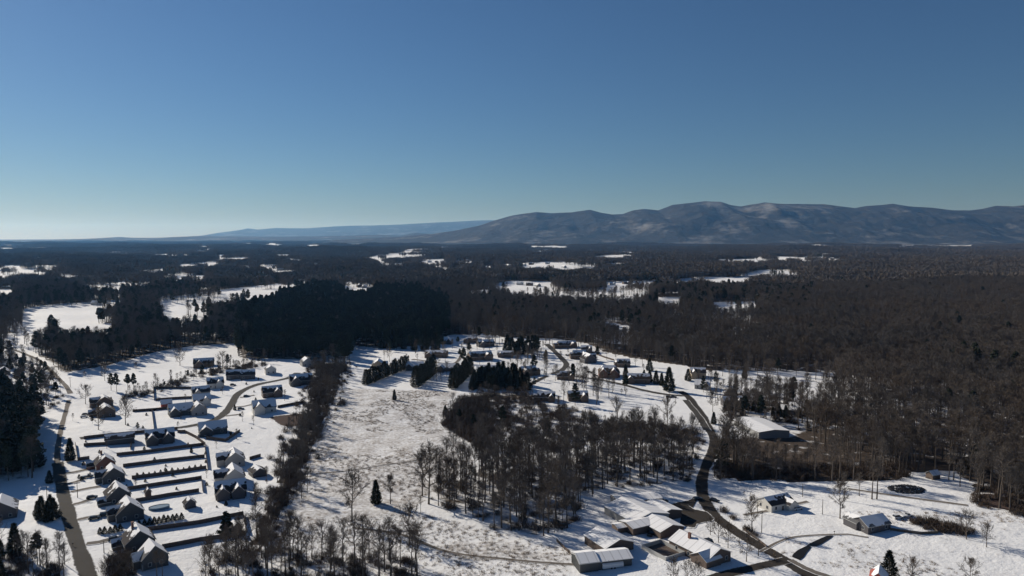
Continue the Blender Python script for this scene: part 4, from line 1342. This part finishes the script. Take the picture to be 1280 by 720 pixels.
one_bare(148, 716, 686, "dense bare tree beside the bottom grey house", 1, True)
one_bare(158, 722, 690, "dense low bare tree in front of the bottom grey house", 2, True)
one_bare(859, 728, 702, "bare tree in front of the farmhouse, left one", 1, True)
one_bare(842, 730, 699, "bare bushy tree before the farmhouse yard wall", 0, True)
one_bare(872, 732, 704, "bare tree in front of the farmhouse, right one", 2, True)
one_bare(891, 515, 490, "bare tree right of the winding road top", 3, True)
one_bare(1200, 608, 575, "bare tree at the mouth of the right clearing", 5)
one_bare(1192, 600, 560, "tall trunk left in the right clearing mouth", 3)
one_bare(1186, 600, 562, "tall trunk beside the small hut", 1)
one_bare(777, 492, 486, "tiny bare tree on the white field beside the lane", 0, True)
one_bare(783, 492, 486, "second tiny bare tree on the white field beside the lane", 1, True)
one_bare(728, 485, 470, "bare tree beside the lane below the short lane", 2, True)
one_bare(900, 600, 572, "bare tree beside the winding road at the pasture corner", 5)

one_ever(470, 630, 600, "small pointed cedar alone in the field", CEDAR, 1)
one_ever(1111, 724, 688, "big dark cedar at the bottom edge beside the red shed", CEDAR, 2)
one_ever(88, 576, 548, "narrow pointed conifer at the fence corner by the road", CEDAR, 1)
one_ever(47, 706, 665, "tall pine among bare trees in the bottom left corner", PINE, 0)
one_ever(836, 489, 459, "big dark conifer standing by the lane", CEDAR, 0)
one_ever(12, 462, 447, "pointed dark evergreen by the left edge houses", CEDAR, 2)
one_ever(493, 500, 487, "small lone bush tree in the upper field", CEDAR, 1)
one_ever(684, 545, 522, "dark evergreen at the open part of the middle wood", CEDAR, 0)
for px, yb, yt in ((52, 650, 620), (60, 652, 626), (67, 649, 622), (63, 641, 618), (47, 646, 626)):
    one_ever(px, yb, yt, "dark cedar in the clump left of the grey road", CEDAR, random.randrange(3), "cedars left of the grey road")
one_ever(62, 604, 588, "dark cedar above the clump left of the road", CEDAR, 2)
for px, yb, yt in ((139, 488, 466), (146, 490, 466), (160, 490, 467), (167, 489, 466)):
    one_ever(px, yb, yt, "tall pine in the row behind the two brown houses", PINE, random.randrange(3), "pines behind the brown houses")
# cypress screens between the middle gardens
for (a, b_, n, lab, hh) in (((457, 481), (509, 460), 15, "cypress in the first and longest slanting row", 12.5), ((520, 484), (542, 466), 8, "cypress in the second slanting row", 15.5), ((566, 486), (588, 467), 8, "cypress in the third slanting row", 16)):
    A, B = np.array(G(*a)[:2]), np.array(G(*b_)[:2])
    for k in range(n):
        p = A + (B - A) * k / (n - 1) + rng.normal(0, .4, 2)
        plant("cypress_tree", CYP[k % 3], p[0], p[1], hh * random.uniform(.85, 1.15), lab, "cypress", lab.replace("cypress in", "cypresses of")); NE[0] += 1
# dark evergreens in front of the low house
for k in range(24):
    px = 590 + 3.0 * k; yb = 488 + random.uniform(-8, 1); hgt = 26 - abs(px - 630) * .14 + random.uniform(-4, 4)
    one_ever(px, yb, yb - hgt, "evergreen in the dark block right of the third cypress row", CEDAR, k % 3, "evergreens of the dark block")
for k in range(14):
    px = 634 + 2.9 * k; yb = 442 + random.uniform(-5, 3)
    one_ever(px, yb, yb - random.uniform(15, 25), "evergreen in the clump behind the middle houses", PINE if k % 2 else CEDAR, k % 3, "evergreen clump behind the middle houses")
for px, yb, yt in ((812, 478, 462), (820, 480, 463), (827, 482, 466), (805, 474, 462), (782, 470, 455), (860, 476, 461), (892, 530, 515)):
    one_ever(px, yb, yt, "dark evergreen along the lane near the big conifer", CEDAR, random.randrange(3), "evergreens along the lane")
for k in range(15):
    px = [908, 914, 920, 926, 934, 942, 950, 966, 974, 982, 990, 999, 1030, 1038, 1046][k]; yb = (515 if k < 7 else 520) + random.uniform(-3, 3)
    one_ever(px, yb, yb - random.uniform(11, 18), "dark evergreen around the white barn", CEDAR, k % 3, "evergreens around the white barn")
for k in range(18):
    px = 478 + 4.4 * k; yb = 439 + random.uniform(-4, 2)
    one_ever(px, yb, yb - random.uniform(14, 24), "dark evergreen along the edge above the cypress rows", PINE if k % 3 else CEDAR, k % 3, "evergreens above the cypress rows")

# cone shrubs beside the roadside houses
for i, (px, py) in enumerate([(125, 667), (131, 667), (138, 666), (144, 665), (150.5, 663.5)]):
    x, y, z = G(px, py)
    plant("cone_shrub", CONE[0], x, y, random.uniform(2.5, 3.1), "clipped cone shrub in the row of five beside the driveway", "shrub", "row of five cone shrubs")
for i, (px, py) in enumerate([(174, 658), (181, 657), (187, 656), (193, 655), (199, 654), (205, 652.6), (210, 651.5), (216, 650.5), (221, 650), (227, 649)]):
    x, y, z = G(px, py)
    plant("cone_shrub", CONE[0], x, y, random.uniform(2.5, 3.2), "clipped cone shrub in the row of ten above the long fence", "shrub", "row of ten cone shrubs")
for k in range(12):
    x, y, z = G(172 + 7.2 * k, 595.5 - .95 * k)
    plant("garden_bush", CONE[0], x, y, random.uniform(1.6, 2.4), "small bush along the fence lined with bushes", "shrub", "bushes lining the fence")

r = random.Random(12)
for k in range(70):
    px, py = r.uniform(95, 330), r.uniform(470, 650)
    if not in_poly(np.array([px]), np.array([py]), [(95, 600), (90, 560), (200, 500), (330, 468), (380, 480), (340, 520), (300, 560), (255, 600), (310, 650), (240, 650), (150, 650)])[0]: continue
    x, y, z = G(px, py)
    if min(math.hypot(x - o.location.x, y - o.location.y) for o in COL.objects if o.get("category") in ("house", "shed", "pool", "car")) < 9: continue
    plant("garden_bush", CONE[0], x, y, r.uniform(1.0, 2.2), "small dark bush scattered in the snowy left gardens", "shrub", "bushes scattered in the left gardens")
# ------------------------------------------------------------------ woods
cand = []   # (x, y, H, evergreen?, zone)


def fill(poly, spacing, Hm, Hs, ev, zone, keep=1.0):
    P = np.array([G(*p)[:2] for p in poly]); lo, hi = P.min(0), P.max(0)
    gx, gy = np.meshgrid(np.arange(lo[0], hi[0], spacing), np.arange(lo[1], hi[1], spacing))
    x = gx.ravel() + rng.uniform(-.5, .5, gx.size) * spacing; y = gy.ravel() + rng.uniform(-.5, .5, gx.size) * spacing
    px, py = project(x, y, terrain(x, y))
    m = in_poly(px, py, poly) & (rng.random(x.size) < keep)
    for a, c in zip(x[m], y[m]):
        cand.append((a, c, max(3, rng.normal(Hm, Hs)), rng.random() < ev, zone))


def outside(poly_list, lst):
    return lst


fill(WOOD, 6.6, 20, 4, .0, 'wood', .92)
fill(WOOD, 8.5, 9, 3, .0, 'wood', .7)
fill(SCRUB, 6.0, 9, 2.5, .03, 'scrub', .75)
fill(STRIP, 6.4, 10.5, 3.8, .03, 'strip', .9)
fill([(386, 452), (446, 458), (428, 505), (402, 565), (380, 615), (356, 655), (330, 700), (290, 700), (322, 620), (346, 560), (372, 505)], 11, 8, 3, .05, 'strip', .6)
fill(BOTTOM, 6.2, 16, 2.5, .03, 'bottom')
fill(CORNER, 6.5, 14, 3, .08, 'corner')
fill(LEFTPINES, 6.0, 20, 3, .93, 'leftpines')
fill(LEFTWOOD, 9, 13, 3, .25, 'leftwood')
fill(HEDGE, 6.5, 8, 2, .1, 'hedge')
fill(RIGHTWOOD, 7.0, 17, 4, .02, 'rightwood')
fill(MIDROW, 7.5, 9, 2, .05, 'midrow', .8)
fill(HOUSEWOOD, 7, 15, 3, .12, 'housewood', .85)
fill([(892, 545), (1000, 548), (1010, 600), (892, 598)], 7.5, 15, 3, .03, 'housewood', .8)
fill(YARDTREES, 8.5, 15, 3, .05, 'yard', .8)
fill([(452, 470), (470, 440), (560, 432), (690, 436), (720, 470), (660, 486), (520, 484)], 18, 10, 3, .12, 'midgarden', .8)
fill([(90, 545), (75, 510), (160, 490), (250, 470), (330, 465), (385, 470), (380, 520), (300, 560), (260, 640), (100, 640)], 27, 6, 1.5, .3, 'estate', .6)
fill(MIDYARD, 9.5, 12, 3, .05, 'midyard', .7)
fill(MIDYARD2, 9.5, 12, 3, .08, 'midyard', .6)
fill([(700, 445), (760, 448), (830, 462), (800, 474), (745, 462)], 17, 11, 3, .1, 'midgarden', .7)
fill(EASTYARD, 11, 14, 3, .15, 'eastyard', .7)
fill(STRIPTRUNKS, 13, 16, 2, .05, 'eastyard', .8)
fill(UPPEREDGE, 10, 17, 3, .1, 'upper', .7)
ROADS_PX = [[(850, 489), (862, 498), (874, 514), (884, 532), (893, 550), (890, 566), (882, 584), (877, 604), (880, 624), (892, 643), (916, 662), (945, 680)], [(88, 492), (80, 480), (62, 462), (42, 447), (15, 437), (-40, 431)], [(124, 760), (112, 725), (100, 690)]]
RD = np.concatenate([smooth_line([G(*p)[:2] for p in r_], 3.0) for r_ in ROADS_PX])
BUILD = np.array([(o.location.x, o.location.y) for o in COL.objects if o.name.split('.')[0] in ("house", "shed", "barn", "cottage", "farmhouse")])


BARN = [(o.location.x, o.location.y) for o in COL.objects if o.name.startswith('barn')][0]


def free(x, y, dr=5.5, db=11.0):
    ok = np.ones(len(x), bool)
    near = y < 900
    xi = np.where(near)[0]
    for s in range(0, len(xi), 4000):
        k = xi[s:s + 4000]
        d = np.hypot(x[k, None] - RD[None, :, 0], y[k, None] - RD[None, :, 1]).min(1)
        e = np.hypot(x[k, None] - BUILD[None, :, 0], y[k, None] - BUILD[None, :, 1]).min(1)
        bd = (x[k] - BARN[0]) * 1.0; be = (y[k] - BARN[1])
        ok[k] = (d > dr) & (e > db) & ~((np.abs(bd) < 26) & (be > -48) & (be < 24))
    return ok


# open part of the middle wood
def thin_open(c):
    px, py = project(np.array([c[0]]), np.array([c[1]]), terrain(np.array([c[0]]), np.array([c[1]])))
    return not (in_poly(px, py, WOOD_OPEN)[0] and rng.random() < .76)


cand = [c for c in cand if c[4] != 'scrub' or thin_open(c)]

# the great forest, near part: single trees
Y1 = 1700.0
sp = 6.6
gx, gy = np.meshgrid(np.arange(-1600, 1600, sp), np.arange(330, Y1, sp))
x = gx.ravel() + rng.uniform(-.5, .5, gx.size) * sp; y = gy.ravel() + rng.uniform(-.5, .5, gx.size) * sp
m = np.abs(x) < y * .90 + 60
x, y = x[m], y[m]
den, ev, px, py = wood_density(x, y)
m = rng.random(x.size) < den * .92
x, y, ev, px, py = x[m], y[m], ev[m], px[m], py[m]
Hh = np.clip(rng.normal(20.5, 3.2, x.size) + 2.5 * fbm(x, y, 60, 5), 9, 30)
ise = rng.random(x.size) < ev
for i in range(len(x)):
    zone = 'right' if px[i] > 880 else ('left' if px[i] < 295 else ('evergreen' if px[i] < 565 else 'upper'))
    cand.append((x[i], y[i], Hh[i], bool(ise[i]), zone))
CX = np.array([c[0] for c in cand]); CY = np.array([c[1] for c in cand])
ok = free(CX, CY)
cand = [(c[0], c[1], min(c[2], 8.5) if abs(c[0] - BARN[0]) < 30 and -85 < c[1] - BARN[1] < -28 else c[2], c[3], c[4]) for c, k in zip(cand, ok) if k]
cand.sort(key=lambda c: math.hypot(c[0], c[1]))

BL = {'midgarden': "small bare tree scattered among the middle houses", 'estate': "small bare garden tree of the left estate", 'scrub': "low bare tree in the scrub at the top of the middle wood", 'wood': "bare brown tree packed in the middle wood behind the farm sheds", 'strip': "bare tree in the dark hedgerow strip running down the field edge", 'bottom': "bare tree in the row along the bottom edge of the field",
      'corner': "bare tree in the bottom left corner thicket", 'leftpines': "bare tree among the dark pines at the left edge", 'leftwood': "bare tree around the houses at the upper left edge",
      'hedge': "low bare tree in the hedge below the upper left snowfield", 'rightwood': "bare tree in the brown bank wood at the lower right edge", 'midrow': "bare tree in the row below the white field by the lane",
      'housewood': "bare tree around the white barn", 'yard': "bare tree in the yard below the lane", 'midyard': "bare garden tree between the middle houses and the lane", 'eastyard': "bare tree among the houses right of the winding road", 'right': "bare tree at the near edge of the great right hand forest", 'left': "bare tree in the left hand forest",
      'upper': "bare tree in the forest behind the middle houses", 'evergreen': "bare tree beside the evergreen wood"}
EL = {'midgarden': "small evergreen scattered among the middle houses", 'estate': "small garden evergreen of the left estate", 'scrub': "evergreen in the scrub at the top of the middle wood", 'leftpines': "dark pine in the dense stand at the left edge", 'evergreen': "dark evergreen in the thick wood above the left houses", 'left': "dark evergreen in the left hand forest", 'right': "evergreen in the right hand forest",
      'upper': "evergreen in the forest behind the middle houses", 'wood': "evergreen in the middle wood", 'strip': "evergreen in the hedgerow strip", 'bottom': "evergreen in the bottom row", 'corner': "evergreen in the bottom left thicket",
      'leftwood': "evergreen around the houses at the upper left edge", 'hedge': "evergreen in the hedge below the snowfield", 'rightwood': "evergreen in the lower right bank wood", 'midrow': "evergreen in the row below the white field",
      'housewood': "evergreen in the trees around the white barn", 'yard': "evergreen in the yard below the lane", 'midyard': "evergreen garden tree between the middle houses", 'eastyard': "evergreen among the houses right of the winding road"}
rest_b, rest_e = [], []
for c in cand:
    x, y, H, e, zone = c
    px, py = project(x, y, float(terrain(x, y)))
    tpx, tpy = project(x, y, float(terrain(x, y)) + H)
    seen = -6 < px < 1286 and tpy < 716
    if not e:
        if NB[0] < 298 and seen:
            plant("bare_tree", BARE[random.randrange(9)], x, y, H, BL[zone], "tree", "bare trees: " + BL[zone].split(" ", 3)[-1]); NB[0] += 1
        else:
            rest_b.append((x, y, H))
    else:
        if NE[0] < 298 and seen:
            k = random.random()
            plant("evergreen_tree", PINE[random.randrange(4)] if k < .75 else CEDAR[random.randrange(3)], x, y, H if k < .75 else H * .7, EL[zone], "tree", "evergreens: " + EL[zone].split(" ", 2)[-1]); NE[0] += 1
        else:
            rest_e.append((x, y, H))
print("trees", NB, NE, len(rest_b), len(rest_e))


# ---- uncountable woods: instances on points
def instancer(name, pts, forms, h0, label, cat):
    """pts: rows x, y, size; forms: list of meshes"""
    coll = bpy.data.collections.new(name + "_forms")
    objs = []
    for i, me in enumerate(forms):
        f = bpy.data.objects.new("%s_form_%02d" % (name, i), me); coll.objects.link(f); objs.append(f)
    pts = np.asarray(pts, float)
    V = np.stack([pts[:, 0], pts[:, 1], terrain(pts[:, 0], pts[:, 1]) - .1], 1)
    me = bpy.data.meshes.new(name); me.vertices.add(len(V)); me.vertices.foreach_set("co", V.ravel())
    a = me.attributes.new("form", 'INT', 'POINT'); a.data.foreach_set("value", rng.integers(0, len(forms), len(V)).astype(np.int32))
    a = me.attributes.new("size", 'FLOAT', 'POINT'); a.data.foreach_set("value", (pts[:, 2] / h0).astype(np.float32))
    a = me.attributes.new("turn", 'FLOAT', 'POINT'); a.data.foreach_set("value", rng.uniform(0, 6.28, len(V)).astype(np.float32))
    me.update()
    o = link(name, me)
    ng = bpy.data.node_groups.new(name + "_planting", 'GeometryNodeTree')
    ng.interface.new_socket("Geometry", in_out='INPUT', socket_type='NodeSocketGeometry')
    ng.interface.new_socket("Geometry", in_out='OUTPUT', socket_type='NodeSocketGeometry')
    gi = ng.nodes.new('NodeGroupInput'); go = ng.nodes.new('NodeGroupOutput')
    ci = ng.nodes.new('GeometryNodeCollectionInfo'); ci.inputs[0].default_value = coll; ci.inputs[1].default_value = True; ci.inputs[2].default_value = True
    ip = ng.nodes.new('GeometryNodeInstanceOnPoints'); ip.inputs["Pick Instance"].default_value = True

    def na(n, t):
        q = ng.nodes.new('GeometryNodeInputNamedAttribute'); q.data_type = t; q.inputs[0].default_value = n
        return q.outputs[0]
    cx = ng.nodes.new('ShaderNodeCombineXYZ')
    ng.links.new(na("turn", 'FLOAT'), cx.inputs[2])
    ng.links.new(gi.outputs[0], ip.inputs["Points"]); ng.links.new(ci.outputs[0], ip.inputs["Instance"])
    ng.links.new(na("form", 'INT'), ip.inputs["Instance Index"])
    ng.links.new(cx.outputs[0], ip.inputs["Rotation"])
    ng.links.new(na("size", 'FLOAT'), ip.inputs["Scale"])
    ng.links.new(ip.outputs[0], go.inputs[0])
    md = o.modifiers.new("planting", 'NODES'); md.node_group = ng
    return tag(o, label, cat, kind="stuff")


instancer("woodland", rest_b, [b_[3] for b_ in BARE], 22, "mass of bare brown woodland filling the middle distance", "woodland")
instancer("evergreen_wood", rest_e, [p[3] for p in PINE] + [p[3] for p in PINE], 20, "dark evergreen wood beyond the left houses", "woodland")


# low brush under and along the woods
def scatter(poly, n, H, jitter=.35):
    P = np.array([G(*p)[:2] for p in poly]); lo, hi = P.min(0), P.max(0)
    x = rng.uniform(lo[0], hi[0], n * 6); y = rng.uniform(lo[1], hi[1], n * 6)
    px, py = project(x, y, terrain(x, y)); m = in_poly(px, py, poly)
    x, y = x[m][:n], y[m][:n]
    m = free(x, y, 4.5, 9)
    x, y = x[m], y[m]
    return np.stack([x, y, H * rng.uniform(1 - jitter, 1 + jitter, len(x))], 1)


BR = [brush_clump(600 + i, 2.5, 3.0).mesh("brush_form", [M['brush']]) for i in range(3)]
brush = np.concatenate([scatter(WOOD, 300, 2.0, .6), scatter(SCRUB, 330, 3.2, .6), scatter(STRIP, 420, 2.6, .65), scatter([(384, 452), (448, 458), (430, 505), (404, 565), (382, 615), (356, 655), (330, 700), (286, 700), (318, 620), (342, 560), (370, 505)], 240, 2.0, .7), scatter(RIGHTWOOD, 380, 2.4), scatter([(1130, 647), (1150, 652), (1180, 655), (1215, 662), (1222, 668), (1190, 668), (1150, 660)], 55, 2.2, .6),
                        scatter([(138, 698), (170, 696), (184, 712), (176, 722), (138, 722)], 60, 2.6, .5), scatter(BOTTOM, 160, 2.0), scatter(CORNER, 120, 2.0), scatter(HEDGE, 130, 2.2, .6), scatter([(893, 580), (1000, 585), (1128, 580), (1140, 574), (1142, 590), (1128, 599), (1060, 600), (1000, 602), (893, 599)], 260, 2.2, .7),
                        scatter([(552, 530), (575, 505), (610, 500), (612, 560), (575, 548)], 200, 3.6, .5),
                        scatter([(890, 640), (915, 655), (945, 675), (950, 672), (920, 650), (895, 632)], 26, 2.0, .6), scatter(LEFTWOOD, 260, 2.2), scatter(HOUSEWOOD, 260, 2.4), scatter(MIDROW, 180, 2.4)])
instancer("undergrowth", brush, BR, 2.5, "tangled brown undergrowth along the wood edges", "undergrowth")


# tufts of dead grass standing through the field snow
def tuft(seed):
    r = random.Random(seed); C = MB()
    for _ in range(26):
        p = np.array([r.gauss(0, .22), r.gauss(0, .22), -.05]); d = np.array([r.gauss(0, .5), r.gauss(0, .5), 1.0]); L = r.uniform(.25, .6)
        a = np.cross(d, rvec(r)); a /= np.linalg.norm(a)
        C.tri(p - a * .03, p + a * .03, p + d * L)
    return C.mesh("tuft_form", [M['straw']])


FIELD = [(425, 487), (572, 490), (546, 525), (600, 575), (560, 600), (520, 640), (345, 660)]
t1 = scatter(FIELD, 5200, .8)
k = fbm(t1[:, 0], t1[:, 1], 22, 31) + .5 * fbm(t1[:, 0], t1[:, 1], 7, 32)
t1 = t1[k > .05]
t2 = scatter([(340, 660), (520, 640), (720, 690), (700, 730), (340, 730)], 1800, .8)
t3 = scatter([(900, 640), (1300, 640), (1300, 740), (1000, 740)], 1800, .7)
k = fbm(t3[:, 0], t3[:, 1], 18, 33); t3 = t3[k > .12]
instancer("dry_grass", np.concatenate([t1, t2, t3]), [tuft(700 + i) for i in range(3)], .55, "tufts of dead grass poking through the field snow", "grass")


# the far forest as clumps of trees, coarser with distance
def clump(seed, size, n, H, ev, tris, w):
    r = random.Random(seed); C = MB()
    for k in range(n):
        a = r.uniform(0, 6.28); q = size * .55 * math.sqrt(r.random()); cx, cy = q * math.cos(a), q * math.sin(a)
        h = H * r.uniform(.7, 1.2); e = r.random() < ev
        C.tube((cx, cy, -1), (cx, cy, h * .8), .35 * w, .12 * w, 3, 0)
        for _ in range(tris):
            if e:
                u = r.random(); rr = h * .24 * (1 - u) ** .7 * math.sqrt(r.random()); aa = r.uniform(0, 6.28)
                p = np.array([cx + rr * math.cos(aa), cy + rr * math.sin(aa), h * (.2 + .8 * u)])
                v = rvec(r) * h * .11; b = rvec(r) * h * .07
                C.tri(p - b, p + b, p + v, 2)
            else:
                u = r.random(); aa = r.uniform(0, 6.28)
                p = np.array([cx, cy, h * (.32 + .5 * u)]); d = np.array([math.cos(aa), math.sin(aa), r.uniform(.3, 1.8)]); d /= np.linalg.norm(d)
                e1 = p + d * h * r.uniform(.12, .36)
                b = np.cross(d, rvec(r)); b /= np.linalg.norm(b)
                C.tri(e1 - b * .45 * w, e1 + b * .45 * w, p + d * h * .02, 1)
                C.tri(e1 - b * .45 * w, e1 + b * .45 * w, e1 + d * h * .12, 1)
    return C.mesh("clump_form", [M['bark'], M['twig'], M['pine_leaf']])


def belt(y0, y1, sp, H):
    pts = []
    xmax = y1 * .92
    gx, gy = np.meshgrid(np.arange(-xmax, xmax, sp), np.arange(y0, y1, sp))
    x = gx.ravel() + rng.uniform(-.5, .5, gx.size) * sp; y = gy.ravel() + rng.uniform(-.5, .5, gx.size) * sp
    m = np.abs(x) < y * .88 + 80
    x, y = x[m], y[m]
    d, ev, px, py = wood_density(x, y, H, True, sp * .3)
    # not inside the mountain feet
    foot = (y > 10600 + 200 * np.sin(x / 900)) & (px > 520)
    keep = (rng.random(x.size) < d * 1.1) & ~foot
    x, y, ev = x[keep], y[keep], ev[keep]
    e = rng.random(x.size) < ev
    S = H * rng.uniform(.85, 1.2, x.size)
    P = np.stack([x, y, S], 1)
    return P[~e], P[e]


b1, e1 = belt(Y1 + 2, 4800, 30, 20)
cl_b = [clump(800 + i, 36, 20, 20, .04, 46, 1.0) for i in range(5)]
cl_e = [clump(820 + i, 36, 20, 19, .8, 46, 1.0) for i in range(4)]
instancer("distant_forest", b1, cl_b, 20, "brown forest spreading far across the plain", "forest")
instancer("distant_pine_forest", e1, cl_e, 20, "dark pine stands far across the plain", "forest")
b2, e2 = belt(4800, 24000, 120, 21)
fl_b = [clump(840 + i, 140, 130, 20, .05, 30, 1.5) for i in range(4)]
fl_e = [clump(860 + i, 140, 130, 20, .7, 30, 1.5) for i in range(3)]
instancer("horizon_forest", np.concatenate([b2, e2[: len(e2) // 2]]), fl_b, 20, "endless dark forest reaching to the horizon hills", "forest")
instancer("horizon_pine_forest", e2[len(e2) // 2:], fl_e, 20, "dark pine patches near the horizon", "forest")
print("clumps", len(b1), len(e1), len(b2), len(e2))

# ------------------------------------------------------------------ light, sky, air
w = bpy.data.worlds.new("World"); sc.world = w; w.use_nodes = True
nt = w.node_tree
sky = nt.nodes.new("ShaderNodeTexSky"); sky.sky_type = 'NISHITA'; sky.sun_disc = False
sky.sun_elevation = R(SUN_EL); sky.sun_rotation = R(-SUN_AZ)
sky.altitude = 350; sky.air_density = 1.1; sky.dust_density = 0.22; sky.ozone_density = 8.5
bg = nt.nodes["Background"]; bg.inputs["Strength"].default_value = .05
nt.links.new(sky.outputs[0], bg.inputs[0])

sl = bpy.data.lights.new("sun", 'SUN'); sl.energy = 5.0; sl.angle = R(.5); sl.color = (1, .93, .81)
so = bpy.data.objects.new("sun", sl); COL.objects.link(so)
so.rotation_euler = Vector(-SUN).to_track_quat('-Z', 'Y').to_euler()

b = MB(); b.box(-58000, 58000, -4000, 56000, -90, 1080)
hm = bpy.data.materials.new("thin_haze"); hm.use_nodes = True
hn = hm.node_tree; hn.nodes.clear()
ho = hn.nodes.new("ShaderNodeOutputMaterial"); hv = hn.nodes.new("ShaderNodeVolumePrincipled")
hv.inputs["Color"].default_value = (.18,.46,.95, 1); hv.inputs["Density"].default_value = 2.3e-5; hv.inputs["Anisotropy"].default_value = .3
hv.inputs["Absorption Color"].default_value = (1, 1, 1, 1)
hn.links.new(hv.outputs[0], ho.inputs["Volume"])
tag(link("haze", b.mesh("haze", [hm])), "thin blue winter haze", "haze", kind="stuff")

sc.render.engine = 'CYCLES'
cy = sc.cycles
cy.max_bounces = 5; cy.diffuse_bounces = 2; cy.glossy_bounces = 2; cy.transmission_bounces = 1; cy.volume_bounces = 0; cy.transparent_max_bounces = 4
sc.view_settings.view_transform = 'Standard'; sc.view_settings.look = 'None'
sc.view_settings.gamma = 1; sc.view_settings.use_curve_mapping = False
sc.view_settings.exposure = 0.10
